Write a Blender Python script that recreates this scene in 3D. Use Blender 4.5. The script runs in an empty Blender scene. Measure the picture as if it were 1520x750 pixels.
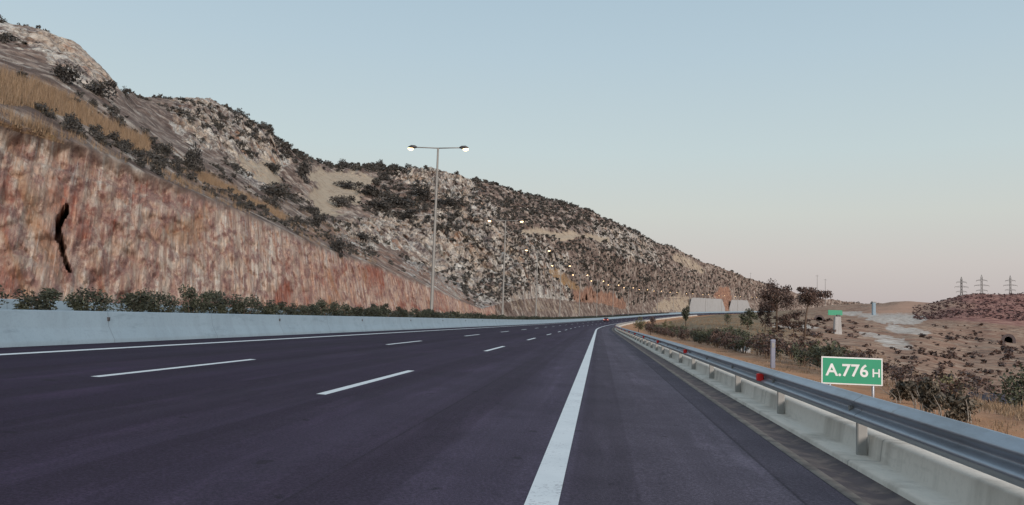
import bpy, math, random
import numpy as np
from mathutils import Vector, Matrix

random.seed(7)
RNG = np.random.default_rng(11)
scene = bpy.context.scene
COL = scene.collection

# ------------------------------------------------------------------ camera
FPX, CX, CY, EYE = 1220.0, 760.0, 375.0, 1.34
ROLL, PITCH, YAW = math.radians(1.9), math.radians(4.58), math.radians(6.17)
FW = np.array([-math.sin(YAW)*math.cos(PITCH), math.cos(YAW)*math.cos(PITCH), math.sin(PITCH)])
RT = np.array([math.cos(YAW), math.sin(YAW), 0.0])
UP = np.cross(RT, FW)
cr, sr = math.cos(ROLL), math.sin(ROLL)

def ray(px, py):
    """(azimuth from +Y, slope dz/dr) of the sight line measured at a photo position"""
    dx, dy = px-CX, py-CY
    xu, yu = dx*cr+dy*sr, dy*cr-dx*sr
    d = FW*FPX+RT*xu-UP*yu
    return math.atan2(d[0], d[1]), d[2]/math.hypot(d[0], d[1])

def point(px, py, r):
    a, m = ray(px, py)
    return np.array([r*math.sin(a), r*math.cos(a), EYE+r*m])

def project(P):
    P = np.asarray(P)-np.array([0, 0, EYE])
    w = P@FW
    w = np.where(np.abs(w) < 1e-6, 1e-6, w)
    xu, yu = FPX*(P@RT)/w, -FPX*(P@UP)/w
    return CX+xu*cr-yu*sr, CY+yu*cr+xu*sr, w

cam = bpy.data.cameras.new('camera')
cam.sensor_width = 36.0
cam.lens = 36.0*FPX/1520.0
cam.clip_start, cam.clip_end = 0.1, 20000.0
camo = bpy.data.objects.new('camera', cam)
COL.objects.link(camo)
rc, uc = RT*cr+UP*sr, -RT*sr+UP*cr
M = Matrix(((rc[0], uc[0], -FW[0], 0), (rc[1], uc[1], -FW[1], 0), (rc[2], uc[2], -FW[2], EYE), (0, 0, 0, 1)))
camo.matrix_world = M
scene.camera = camo

# ------------------------------------------------------------------ road line (straight, then a long right-hand bend, rising)
S0, RAD, BANK = 120.0, 1800.0, 0.026
def rise(s):
    s = np.asarray(s, float)
    t = np.clip(s-S0, 0, 390)
    return t*t/29500.0+np.clip(s-S0-390, 0, None)*(2*390/29500.0)*1.0
def road(s, X, dz=0.0):
    s, X = np.broadcast_arrays(np.asarray(s, float), np.asarray(X, float))
    ph = np.clip(s-S0, 0, None)/RAD
    x = np.where(s <= S0, X, RAD-(RAD-X)*np.cos(ph))
    y = np.where(s <= S0, s, S0+(RAD-X)*np.sin(ph))
    z = rise(s)-BANK*np.clip(X, -34, 3.2)+dz
    return np.stack([x, y, z], -1)
def heading(s):
    return -max(0.0, s-S0)/RAD          # rotation about z
def road_coord(x, y):
    v = np.hypot(x-RAD, y-S0)
    ph = np.arctan2(y-S0, RAD-x)
    s = np.where(y <= S0, y, S0+RAD*ph)
    X = np.where(y <= S0, x, RAD-v)
    return s, X

# ------------------------------------------------------------------ noise
def _hash(ix, iy, iz, seed):
    h = (ix.astype(np.uint32)*np.uint32(374761393)+iy.astype(np.uint32)*np.uint32(668265263)
         + iz.astype(np.uint32)*np.uint32(2147483647)+np.uint32(seed*1274126177 & 0xffffffff))
    h = (h ^ (h >> np.uint32(13)))*np.uint32(1274126177)
    h = h ^ (h >> np.uint32(16))
    return (h & np.uint32(0xffffff)).astype(np.float64)/float(0xffffff)
def vnoise(p, seed=0):
    i = np.floor(p).astype(np.int64)
    f = p-i
    f = f*f*f*(f*(f*6-15)+10)
    out = 0
    for a in (0, 1):
        for b in (0, 1):
            for c in (0, 1):
                w = (f[..., 0] if a else 1-f[..., 0])*(f[..., 1] if b else 1-f[..., 1])*(f[..., 2] if c else 1-f[..., 2])
                out = out+w*_hash(i[..., 0]+a, i[..., 1]+b, i[..., 2]+c, seed)
    return out*2-1
def fbm(p, octs=4, seed=0, gain=.5, ridged=False):
    out, amp, tot = 0, 1.0, 0
    for k in range(octs):
        n = vnoise(p*(2.03**k)+k*17.3, seed+k)
        out = out+amp*((1-2*np.abs(n)) if ridged else n)
        tot += amp
        amp *= gain
    return out/tot
def worley(p, seed=0):
    i = np.floor(p).astype(np.int64)
    best = np.full(p.shape[:-1], 9.0); sec = best.copy()
    for a in (-1, 0, 1):
        for b in (-1, 0, 1):
            for c in (-1, 0, 1):
                j0, j1, j2 = i[..., 0]+a, i[..., 1]+b, i[..., 2]+c
                d = (j0+_hash(j0, j1, j2, seed)-p[..., 0])**2+(j1+_hash(j0, j1, j2, seed+1)-p[..., 1])**2+(j2+_hash(j0, j1, j2, seed+2)-p[..., 2])**2
                sec = np.minimum(sec, np.maximum(d, best)); best = np.minimum(best, d)
    return np.sqrt(best), np.sqrt(sec)
def sstep(a, b, x):
    t = np.clip((x-a)/(b-a), 0, 1)
    return t*t*(3-2*t)

# ------------------------------------------------------------------ objects
def tag(o, label=None, cat=None, group=None, kind=None):
    for k, v in (('label', label), ('category', cat), ('group', group), ('kind', kind)):
        if v:
            o[k] = v
    return o
def mesh_obj(name, verts, faces, mats, parent=None, smooth=False, mi=None, attrs=None, link=True):
    me = bpy.data.meshes.new(name)
    verts = np.asarray(verts, float)
    if isinstance(faces, np.ndarray):
        n, k = faces.shape
        me.vertices.add(len(verts)); me.vertices.foreach_set('co', verts.ravel().astype(np.float32))
        me.loops.add(n*k); me.loops.foreach_set('vertex_index', faces.ravel().astype(np.int32))
        me.polygons.add(n); me.polygons.foreach_set('loop_start', np.arange(0, n*k, k, dtype=np.int32))
        me.update(calc_edges=True)
    else:
        me.from_pydata([tuple(v) for v in verts], [], faces)
        me.update()
    for m in (mats if isinstance(mats, (list, tuple)) else [mats]):
        me.materials.append(m)
    if mi is not None:
        me.polygons.foreach_set('material_index', np.asarray(mi, np.int32))
    if smooth:
        me.polygons.foreach_set('use_smooth', np.ones(len(me.polygons), bool))
    for an, av in (attrs or {}).items():
        av = np.asarray(av, np.float32)
        if av.ndim == 1:
            me.attributes.new(an, 'FLOAT', 'POINT').data.foreach_set('value', av)
        else:
            me.attributes.new(an, 'FLOAT_VECTOR', 'POINT').data.foreach_set('vector', av.ravel())
    o = bpy.data.objects.new(name, me)
    if link:
        COL.objects.link(o)
    if parent is not None:
        o.parent = parent
    return o
def empty(name, loc=(0, 0, 0), rz=0.0):
    o = bpy.data.objects.new(name, None)
    COL.objects.link(o)
    o.location = loc
    o.rotation_euler = (0, 0, rz)
    return o
def children(o):
    return [c for c in bpy.data.objects if c.parent == o]
def copy_tree(o, kids, loc, rz=0.0, scale=None):
    c = o.copy(); COL.objects.link(c)
    c.location = loc; c.rotation_euler = (0, 0, rz)
    if scale:
        c.scale = scale
    for k, sub in kids:
        d = k.copy(); COL.objects.link(d); d.parent = c
        for q in sub:
            e = q.copy(); COL.objects.link(e); e.parent = d
    return c
def tree_of(o):
    return [(k, children(k)) for k in children(o)]

class MB:
    def __init__(s): s.v, s.f, s.m = [], [], []
    def add(s, v, f, m=0):
        n = len(s.v); s.v += [tuple(p) for p in v]; s.f += [tuple(i+n for i in q) for q in f]; s.m += [m]*len(f)
    def box(s, c, d, rz=0.0, m=0, taper=1.0, bevel=0.0):
        cx, cy, cz = c; hx, hy, hz = d[0]/2, d[1]/2, d[2]/2
        ca, sa = math.cos(rz), math.sin(rz)
        b = min(bevel, hx*.9, hy*.9)
        ring = [(-hx+b, -hy), (hx-b, -hy), (hx, -hy+b), (hx, hy-b), (hx-b, hy), (-hx+b, hy), (-hx, hy-b), (-hx, -hy+b)] if b else [(-hx, -hy), (hx, -hy), (hx, hy), (-hx, hy)]
        v = []
        for z, t in ((-hz, 1), (hz, taper)):
            v += [(cx+(x*ca-y*sa)*t, cy+(x*sa+y*ca)*t, cz+z) for x, y in ring]
        n = len(ring)
        s.add(v, [tuple(range(n))[::-1], tuple(range(n, 2*n))]+[(i, (i+1) % n, n+(i+1) % n, n+i) for i in range(n)], m)
    def tube(s, pts, rad, n=8, m=0, cap=True):
        pts = [Vector(p) for p in pts]
        if not isinstance(rad, (list, tuple)): rad = [rad]*len(pts)
        v = []
        for i, p in enumerate(pts):
            t = (pts[min(i+1, len(pts)-1)]-pts[max(i-1, 0)]).normalized()
            u = t.cross(Vector((0, 0, 1)) if abs(t.z) < .9 else Vector((1, 0, 0))).normalized()
            w = t.cross(u)
            v += [p+(u*math.cos(2*math.pi*k/n)+w*math.sin(2*math.pi*k/n))*rad[i] for k in range(n)]
        f = [(i*n+k, i*n+(k+1) % n, (i+1)*n+(k+1) % n, (i+1)*n+k) for i in range(len(pts)-1) for k in range(n)]
        if cap: f += [tuple(range(n))[::-1], tuple(range((len(pts)-1)*n, len(pts)*n))]
        s.add(v, f, m)
    def build(s, name, mats, parent=None, smooth=False):
        return mesh_obj(name, s.v, s.f, mats, parent, smooth, mi=s.m)
def sweep(name, ss, prof, mat, parent=None, smooth=False, closed=False):
    """a cross-section (lateral offset, height) swept along the road line"""
    ss = np.asarray(ss, float); n = len(prof)
    V = np.concatenate([road(ss, X)[:, None, :]+np.array([0, 0, h]) for X, h in prof], 1)
    V = V.reshape(-1, 3)
    i = np.arange(len(ss)-1)[:, None]*n; k = np.arange(n if closed else n-1)[None, :]
    k2 = (k+1) % n
    F = np.stack([i+k, i+n+k, i+n+k2, i+k2], -1).reshape(-1, 4)
    at = np.repeat(ss, n)
    return mesh_obj(name, V, F, mat, parent, smooth, attrs={'along': at})

# ------------------------------------------------------------------ materials
class NT:
    def __init__(s, name):
        s.m = bpy.data.materials.new(name); s.m.use_nodes = True
        s.t = s.m.node_tree; s.t.nodes.clear()
        s.out = s.t.nodes.new('ShaderNodeOutputMaterial'); s.b = s.t.nodes.new('ShaderNodeBsdfPrincipled')
        s.t.links.new(s.b.outputs[0], s.out.inputs[0])
        s.co = s.t.nodes.new('ShaderNodeTexCoord').outputs['Object']
    def _in(s, sock, v):
        if hasattr(v, 'is_output'): s.t.links.new(v, sock)
        elif isinstance(v, (tuple, list)) and len(v) == 3 and sock.type == 'RGBA': sock.default_value = (*v, 1)
        else: sock.default_value = v
    def set(s, **k):
        for a, v in k.items(): s._in(s.b.inputs[a.replace('_', ' ')], v)
        return s
    def noise(s, scale, detail=4, rough=.55, vec=None, dist=0.0, stretch=None):
        n = s.t.nodes.new('ShaderNodeTexNoise')
        v = vec if vec is not None else s.co
        if stretch is not None:
            mp = s.t.nodes.new('ShaderNodeMapping'); s.t.links.new(v, mp.inputs[0]); mp.inputs['Scale'].default_value = stretch; v = mp.outputs[0]
        s.t.links.new(v, n.inputs['Vector'])
        n.inputs['Scale'].default_value = scale; n.inputs['Detail'].default_value = detail; n.inputs['Roughness'].default_value = rough; n.inputs['Distortion'].default_value = dist
        return n.outputs[0]
    def vor(s, scale, feature='F1', vec=None):
        n = s.t.nodes.new('ShaderNodeTexVoronoi'); n.feature = feature
        s.t.links.new(vec if vec is not None else s.co, n.inputs['Vector']); n.inputs['Scale'].default_value = scale
        return n.outputs['Distance']
    def attr(s, name, vec=False):
        n = s.t.nodes.new('ShaderNodeAttribute'); n.attribute_name = name
        return n.outputs['Vector' if vec else 'Fac']
    def ramp(s, f, stops):
        n = s.t.nodes.new('ShaderNodeValToRGB'); e = n.color_ramp.elements
        while len(e) < len(stops): e.new(.5)
        for q, (p, c) in zip(e, stops):
            q.position = p; q.color = (*c, 1) if isinstance(c, (tuple, list)) else (c, c, c, 1)
        s._in(n.inputs[0], f)
        return n.outputs[0]
    def mix(s, f, a, b, mode='MIX'):
        n = s.t.nodes.new('ShaderNodeMix'); n.data_type = 'RGBA'; n.blend_type = mode
        s._in(n.inputs[0], f); s._in(n.inputs[6], a); s._in(n.inputs[7], b)
        return n.outputs[2]
    def math(s, op, a, b=0.0):
        n = s.t.nodes.new('ShaderNodeMath'); n.operation = op; s._in(n.inputs[0], a); s._in(n.inputs[1], b)
        return n.outputs[0]
    def bump(s, h, strength=.5, dist=.1):
        n = s.t.nodes.new('ShaderNodeBump'); n.inputs['Strength'].default_value = strength; n.inputs['Distance'].default_value = dist
        s._in(n.inputs['Height'], h); s.t.links.new(n.outputs[0], s.b.inputs['Normal'])
        return s
def simple(name, col, rough=.7, metal=0.0, var=.25, scale=3.0, dirt=None):
    n = NT(name)
    c = n.mix(n.noise(scale, 5), tuple(x*(1-var) for x in col), tuple(min(1, x*(1+var)) for x in col))
    if dirt: c = n.mix(n.ramp(n.noise(scale*.6, 6, .65), [(.45, 0.0), (.7, 1.0)]), c, dirt)
    n.set(Base_Color=c, Roughness=rough, Metallic=metal)
    return n.m

def mat_asphalt():
    n = NT('asphalt')
    uv = n.attr('lane', True)
    grain = n.noise(38, 5, .8)
    agg = n.vor(85)
    wear = n.noise(1.0, 5, .6, uv, stretch=(.9, .02, 1))
    streak = n.noise(1.0, 4, .6, uv, stretch=(4, .05, 1))
    big = n.noise(.11, 5, .6)
    sep = n.t.nodes.new('ShaderNodeSeparateXYZ'); n.t.links.new(uv, sep.inputs[0])
    sh = n.ramp(n.math('ADD', n.math('MULTIPLY', sep.outputs[0], .05), .5), [(.0, (.017, .0095, .021)), (.22, (.022, .013, .027)), (.40, (.033, .023, .039)), (.485, (.046, .036, .054)), (.50, (.062, .051, .068)), (.62, (.082, .068, .084))])
    c = n.mix(n.ramp(wear, [(.35, .0), (.65, .5)]), sh, n.mix(1.0, sh, (1.5, 1.5, 1.5), 'MULTIPLY'))
    wt = n.math('SINE', n.math('MULTIPLY', n.math('ADD', sep.outputs[0], .38), 3.351))
    c = n.mix(n.ramp(n.math('ADD', wt, n.math('MULTIPLY', wear, .8)), [(.9, 0.0), (1.5, .5)]), c, n.mix(.6, c, (.014, .008, .014)))
    seam = n.ramp(n.math('ABSOLUTE', n.math('SUBTRACT', n.math('FRACT', n.math('DIVIDE', n.math('ADD', sep.outputs[0], .22), 3.75)), .5)), [(.0, .7), (.006, 0.0)])
    c = n.mix(seam, c, (.012, .009, .013))
    patch = n.ramp(n.noise(1.0, 2, .4, uv, stretch=(.5, .03, 1)), [(.60, 0.0), (.615, .35)])
    c = n.mix(patch, c, n.mix(.6, c, (.02, .012, .02)))
    c = n.mix(n.math('MULTIPLY', n.ramp(streak, [(.45, 0.0), (.75, 1.0)]), .4), c, n.mix(1.0, c, (1.5, 1.5, 1.5), 'MULTIPLY'))
    c = n.mix(n.ramp(big, [(.4, 0.0), (.7, .45)]), c, n.mix(.6, c, (.02, .015, .022)))
    c = n.mix(n.math('MULTIPLY', n.ramp(grain, [(.44, 0.0), (.60, 1.0)]), .75), c, n.mix(1.0, c, (2.3, 2.3, 2.3), 'MULTIPLY'))
    c = n.mix(n.math('MULTIPLY', n.ramp(agg, [(.12, 1.0), (.4, 0.0)]), .35), c, (.015, .011, .016))
    c = n.mix(n.ramp(n.noise(.55, 7, .72), [(.44, .0), (.60, .35)]), c, n.mix(.65, c, (.016, .011, .018)))
    c = n.mix(n.ramp(n.noise(1.0, 6, .7, uv, stretch=(1.5, .16, 1)), [(.53, .0), (.66, .5)]), c, n.mix(1.0, c, (1.8, 1.8, 1.8), 'MULTIPLY'))
    c = n.mix(n.ramp(n.noise(3.1, 2, .5), [(.70, .0), (.74, .55)]), c, (.012, .009, .012))
    n.set(Base_Color=c, Roughness=n.ramp(wear, [(.3, .85), (.7, .72)]), Specular_IOR_Level=.14)
    n.bump(agg, .35, .01)
    return n.m
def mat_paint():
    n = NT('road_paint')
    chip = n.ramp(n.math('ADD', n.noise(28, 6, .75), n.math('MULTIPLY', n.noise(1.3, 3), .35)), [(.50, 1.0), (.585, 0.0)])
    c = n.mix(n.noise(2.2, 5), (.60, .63, .64), (.78, .80, .80))
    c = n.mix(n.math('MULTIPLY', chip, .55), c, (.15, .14, .16))
    n.set(Base_Color=c, Roughness=.6).bump(n.vor(90), .2, .006)
    return n.m
def mat_concrete(name, a, b, stain=(.16, .15, .14), amt=.5):
    n = NT(name)
    c = n.mix(n.noise(.7, 6, .6), a, b)
    streak = n.ramp(n.noise(1.2, 6, .65, stretch=(1, 1, .12)), [(.48, 0.0), (.75, amt)])
    c = n.mix(streak, c, stain)
    c = n.mix(n.ramp(n.noise(14, 5, .7), [(.5, 0.0), (.8, .35)]), c, tuple(x*.6 for x in a))
    jt = n.ramp(n.math('ABSOLUTE', n.math('SUBTRACT', n.math('FRACT', n.math('DIVIDE', n.attr('along'), 6.0)), .5)), [(0.0, .5), (.004, 0.0)])
    c = n.mix(n.ramp(n.noise(2.5, 6, .75, stretch=(1, .2, 1)), [(.55, 0.0), (.68, .4)]), c, tuple(x*.55 for x in a))
    c = n.mix(jt, c, (.05, .05, .05))
    n.set(Base_Color=c, Roughness=.8).bump(n.noise(30, 4), .15, .01)
    return n.m
def mat_leaf(name, dark, light, extra=None):
    n = NT(name)
    t = n.attr('tone')
    c = n.mix(t, dark, light)
    if extra: c = n.mix(n.ramp(t, [(.80, 0.0), (.9, 1.0)]), c, extra)
    n.set(Base_Color=c, Roughness=.65)
    return n.m
def mat_hill():
    n = NT('limestone_hillside')
    d1, d2, d3 = n.noise(.05, 7, .62), n.noise(.24, 7, .62), n.noise(2.6, 6, .72)
    d4 = n.noise(.42, 6, .66, dist=.6)
    crev_shade = n.ramp(n.math('ABSOLUTE', n.math('SUBTRACT', n.noise(.22, 6, .62, dist=.8), .5)), [(0.0, .75), (.03, 0.0)])  # thin dark lines paint the shade of crevices into the rock colour
    rock = n.ramp(d2, [(.36, (.13, .103, .096)), (.44, (.29, .25, .222)), (.52, (.44, .40, .35)), (.63, (.62, .59, .53))])
    rock = n.mix(n.ramp(d1, [(.50, 0.0), (.64, .35)]), rock, (.42, .29, .18))
    rock = n.mix(n.ramp(n.noise(.22, 5, .6), [(.56, 0.0), (.66, .6)]), rock, (.33, .18, .11))
    rock = n.mix(n.ramp(n.noise(.8, 6, .68, stretch=(1, 1, .4)), [(.52, 0.0), (.66, .5)]), rock, (.15, .115, .115))
    rock = n.mix(crev_shade, rock, (.045, .034, .038))
    rock = n.mix(n.ramp(d4, [(.60, 0.0), (.68, .6)]), rock, (.10, .075, .068))
    soil = n.ramp(d2, [(.36, (.105, .072, .060)), (.48, (.225, .165, .135)), (.62, (.40, .335, .28))])
    low = n.ramp(n.math('ADD', n.math('MULTIPLY', d4, .75), n.math('MULTIPLY', d1, .3)), [(.50, 0.0), (.56, 1.0)])
    soil = n.mix(n.math('MULTIPLY', low, .6), soil, (.085, .06, .052))
    soil = n.mix(n.ramp(d3, [(.60, 0.0), (.70, .4)]), soil, (.42, .38, .34))
    cg = n.math('ADD', n.attr('crag'), n.math('SUBTRACT', n.math('MULTIPLY', d2, 1.3), .62))
    c = n.mix(n.ramp(cg, [(.26, 0.0), (.46, 1.0)]), soil, rock)
    n1 = n.noise(2.2, 6, .7)
    gr = n.ramp(n1, [(.35, (.13, .075, .045)), (.5, (.32, .19, .085)), (.68, (.50, .34, .16))])
    c = n.mix(n.ramp(n.math('ADD', n.attr('grass'), n.math('MULTIPLY', n.math('SUBTRACT', n.noise(.5, 7, .75), .5), 2.6)), [(.42, 0.0), (.75, .9)]), c, gr)
    sand = n.mix(n.ramp(d4, [(.5, 0.0), (.66, .75)]), n.mix(d3, (.36, .28, .20), (.50, .42, .32)), (.26, .185, .13))
    c = n.mix(n.ramp(n.math('ADD', n.attr('sand'), n.math('MULTIPLY', n.math('SUBTRACT', n.noise(.16, 8, .75), .5), 2.4)), [(.35, 0.0), (.7, .92)]), c, sand)
    org = n.mix(n.ramp(d4, [(.45, 0.0), (.62, .85)]), n.mix(d2, (.24, .12, .08), (.46, .27, .18)), (.13, .07, .055))
    c = n.mix(n.ramp(n.math('ADD', n.attr('soil'), n.math('MULTIPLY', n.math('SUBTRACT', n.noise(.3, 8, .75), .5), 2.6)), [(.35, 0.0), (.75, .9)]), c, org)
    # blasted cut face: drill flutes and iron stains running down the face
    uv = n.attr('face', True)
    fl = n.noise(1.0, 6, .72, uv, stretch=(1.25, .15, 1), dist=.5)
    fl2 = n.noise(1.0, 5, .7, uv, stretch=(3.4, .26, 1), dist=.4)
    patch = n.noise(1.0, 6, .6, uv, stretch=(.07, .10, 1), dist=1.2)
    dia = n.noise(1.0, 8, .74, uv, stretch=(.55, .6, 1), dist=.3)
    cut = n.ramp(n.math('ADD', n.math('MULTIPLY', fl, .7), n.math('MULTIPLY', fl2, .3)), [(.38, (.24, .14, .115)), (.46, (.44, .31, .24)), (.53, (.60, .48, .385)), (.61, (.74, .67, .58))])
    cut = n.mix(n.math('MULTIPLY', n.attr('red'), .42), cut, n.ramp(fl, [(.39, (.20, .07, .05)), (.47, (.44, .19, .12)), (.54, (.60, .33, .22)), (.62, (.68, .49, .37))]))
    lil = n.ramp(dia, [(.36, (.19, .10, .09)), (.46, (.35, .215, .18)), (.54, (.47, .33, .265)), (.64, (.60, .49, .40))])
    cut = n.mix(n.ramp(n.math('SUBTRACT', dia, n.math('MULTIPLY', n.math('SUBTRACT', patch, .5), .35)), [(.45, .92), (.56, .0)]), cut, lil)
    red = n.ramp(fl2, [(.36, (.14, .04, .03)), (.5, (.31, .10, .065)), (.66, (.46, .22, .15))])
    rf = n.math('ADD', n.math('MULTIPLY', patch, .62), n.math('MULTIPLY', fl, .38))
    rf = n.math('ADD', rf, n.math('MULTIPLY', n.attr('red'), .035))
    cut = n.mix(n.ramp(rf, [(.545, 0.0), (.62, .85)]), cut, red)
    orr = n.mix(dia, (.30, .15, .075), (.46, .27, .15))
    cut = n.mix(n.ramp(n.noise(1.0, 6, .6, uv, stretch=(.09, .06, 4)), [(.55, 0.0), (.66, .6)]), cut, orr)
    cut = n.mix(n.ramp(n.noise(1.0, 7, .72, uv, stretch=(1.9, 1.2, 1)), [(.60, 0.0), (.70, .6)]), cut, (.13, .07, .06))
    cut = n.mix(n.math('MULTIPLY', n.ramp(fl2, [(.54, 0.0), (.66, 1.0)]), n.ramp(patch, [(.42, .85), (.52, 0.0)])), cut, (.56, .55, .51))
    c = n.mix(n.attr('cut'), c, cut)
    n.set(Base_Color=c, Roughness=.9, Specular_IOR_Level=.15)
    h = n.math('ADD', n.math('MULTIPLY', d2, 1.0), n.math('MULTIPLY', d3, .5))
    h = n.math('ADD', h, n.math('MULTIPLY', n.math('MULTIPLY', fl2, n.attr('cut')), .5))
    n.bump(h, .9, .5)
    return n.m
def mat_ground():
    n = NT('dry_earth')
    d1, d2, d3 = n.noise(.045, 6, .62), n.noise(.35, 8, .72), n.noise(5, 6, .7)
    c = n.ramp(d2, [(.32, (.15, .085, .06)), (.46, (.34, .21, .145)), (.58, (.47, .33, .235)), (.70, (.60, .49, .38))])
    c = n.mix(n.ramp(d1, [(.44, 0.0), (.60, .6)]), c, n.mix(d2, (.18, .08, .055), (.38, .19, .125)))
    c = n.mix(n.ramp(n.noise(.12, 7, .7), [(.54, 0.0), (.62, .7)]), c, (.10, .078, .066))
    c = n.mix(n.ramp(d3, [(.42, 0.0), (.7, .6)]), c, n.mix(.5, c, (.08, .05, .04)))
    c = n.mix(n.math('MULTIPLY', n.attr('verge'), n.ramp(d3, [(.3, .9), (.7, .6)])), c, n.mix(d2, (.36, .16, .08), (.62, .33, .17)))
    c = n.mix(n.math('MULTIPLY', n.attr('grassy'), .75), c, n.ramp(d2, [(.3, (.10, .082, .055)), (.5, (.20, .16, .10)), (.72, (.33, .27, .18))]))
    pale = n.ramp(d2, [(.37, (.28, .21, .165)), (.5, (.50, .44, .385)), (.63, (.66, .61, .55))])
    c = n.mix(n.ramp(n.math('ADD', n.attr('pale'), n.math('MULTIPLY', n.math('SUBTRACT', n.noise(.07, 7, .72), .5), 2.4)), [(.40, 0.0), (.62, .9)]), c, pale)
    red = n.ramp(n.noise(.16, 8, .75), [(.36, (.13, .055, .052)), (.5, (.30, .14, .11)), (.64, (.50, .29, .22))])
    c = n.mix(n.attr('redhill'), c, red)
    org = n.mix(d2, (.40, .22, .15), (.58, .36, .25))
    c = n.mix(n.attr('orange'), c, org)
    n.set(Base_Color=c, Roughness=.95, Specular_IOR_Level=.1).bump(n.math('ADD', d2, n.math('MULTIPLY', d3, .4)), .7, .12)
    return n.m

def mat_rail():
    n = NT('galvanised_rail')
    c = n.mix(n.noise(2.5, 6, .65), (.33, .36, .41), (.47, .50, .55))
    c = n.mix(n.ramp(n.noise(1.4, 7, .7, stretch=(1, .25, 1)), [(.50, 0.0), (.66, .6)]), c, (.25, .245, .25))
    c = n.mix(n.ramp(n.noise(9, 5, .7), [(.60, 0.0), (.72, .5)]), c, (.20, .165, .14))
    lap = n.ramp(n.math('ABSOLUTE', n.math('SUBTRACT', n.math('FRACT', n.math('DIVIDE', n.math('ADD', n.attr('along'), .9), 4.0)), .5)), [(0.0, .8), (.004, 0.0)])
    c = n.mix(lap, c, (.06, .06, .065))
    n.set(Base_Color=c, Roughness=.42, Metallic=.68).bump(n.noise(1.1, 3), .25, .03)
    return n.m
MT = {
    'asphalt': mat_asphalt(), 'paint': mat_paint(), 'hill': mat_hill(), 'ground': mat_ground(),
    'barrier': mat_concrete('barrier_concrete', (.225, .30, .35), (.295, .375, .43), (.17, .21, .24), .4),
    'kerb': mat_concrete('kerb_concrete', (.58, .52, .44), (.76, .69, .60), (.27, .225, .175), .85),
    'wall': mat_concrete('wall_concrete', (.34, .33, .315), (.46, .45, .44), (.26, .235, .21), .8),
    'post': simple('weathered_post_steel', (.30, .29, .27), .9, .0, .25, 5),
    'steel': simple('galvanised_steel', (.40, .42, .46), .45, .6, .14, 4, (.27, .28, .31)),
    'rail': mat_rail(),
    'pole': simple('pole_steel', (.26, .25, .23), .6, .2, .1, 3),
    'housing': simple('lamp_housing', (.06, .055, .055), .5, .2),
    'gutter': simple('gutter_dirt', (.085, .066, .07), .95, 0, .5, 6, (.20, .155, .13)),
    'lip': simple('dusty_lip', (.22, .185, .155), .95, 0, .5, 5, (.08, .062, .06)),
    'median_soil': simple('median_soil', (.16, .115, .09), .95, 0, .4, 4),
    'black': simple('rubber_and_bore_shade', (.03, .028, .03), .8),
    'glass': simple('dark_glass', (.02, .02, .025), .1),
    'carpaint': simple('red_car_paint', (.15, .014, .02), .3),
    'white': simple('white_enamel', (.72, .73, .72), .5),
    'green': simple('green_sign_sheeting', (.008, .27, .14), .45, 0, .12, 2),
    'post_blue': simple('blue_grey_plastic', (.20, .21, .27), .55),
    'lattice': simple('lattice_steel', (.22, .21, .20), .7, .2),
    'bark': simple('bark', (.11, .075, .055), .9, 0, .4, 8),
    'stalk': simple('dry_stalk', (.33, .30, .26), .85),
    'hedge_leaf': mat_leaf('oleander_leaf', (.022, .025, .017), (.072, .078, .045)),
    'scrub_leaf': mat_leaf('scrub_leaf', (.034, .030, .028), (.088, .079, .062)),
    'green_leaf': mat_leaf('evergreen_leaf', (.032, .036, .022), (.10, .105, .056)),
    'maroon_leaf': mat_leaf('dry_maroon_leaf', (.044, .028, .024), (.15, .088, .066), (.32, .21, .155)),
    'thicket_leaf': mat_leaf('thicket_leaf', (.05, .042, .032), (.17, .135, .09)),
    'redscrub': mat_leaf('red_scrub_leaf', (.05, .024, .026), (.14, .07, .062)),
    'olive_leaf': mat_leaf('olive_leaf', (.07, .065, .03), (.20, .18, .09)),
    'straw': mat_leaf('straw', (.16, .10, .06), (.34, .235, .14)),
}
def emit(name, col, st):
    n = NT(name); n.set(Base_Color=(.8, .7, .5), Emission_Color=col, Emission_Strength=st); return n.m
MT['bulb'] = emit('sodium_lamp', (1.0, .64, .30), 4.5)
MT['tail'] = emit('tail_light_red', (1.0, .04, .03), 1.2)
n = NT('red_reflector'); n.set(Base_Color=(.85, .03, .025), Roughness=.25, Emission_Color=(1, .05, .03), Emission_Strength=.0); MT['reflector'] = n.m

# ------------------------------------------------------------------ sky and light
w = bpy.data.worlds.new('World'); scene.world = w; w.use_nodes = True
T = w.node_tree; T.nodes.clear()
L = T.links.new
SUN_EL, SUN_AZ = math.radians(15.0), math.radians(150)     # low behind the viewer, azimuth from +Y
sky = T.nodes.new('ShaderNodeTexSky'); sky.sky_type = 'NISHITA'; sky.sun_disc = False
sky.sun_elevation = SUN_EL; sky.sun_rotation = SUN_AZ; sky.air_density = 1.2; sky.dust_density = 1.5
bg1 = T.nodes.new('ShaderNodeBackground'); bg1.inputs[1].default_value = .10; L(sky.outputs[0], bg1.inputs[0])
tc = T.nodes.new('ShaderNodeTexCoord'); sp = T.nodes.new('ShaderNodeSeparateXYZ'); L(tc.outputs['Generated'], sp.inputs[0])
rp = T.nodes.new('ShaderNodeValToRGB'); L(sp.outputs['Z'], rp.inputs[0])
def lin(r, g, b):
    f = lambda c: (c/255/12.92) if c/255 <= .04045 else ((c/255+.055)/1.055)**2.4
    return (f(r), f(g), f(b), 1)
stops = [(0.0, lin(184, 176, 176)), (.035, lin(195, 186, 187)), (.075, lin(205, 198, 196)), (.13, lin(208, 211, 206)), (.20, lin(200, 214, 216)), (.31, lin(186, 206, 217)), (.45, lin(168, 193, 210)), (.8, lin(172, 192, 210))]
e = rp.color_ramp.elements
while len(e) < len(stops): e.new(.5)
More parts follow.
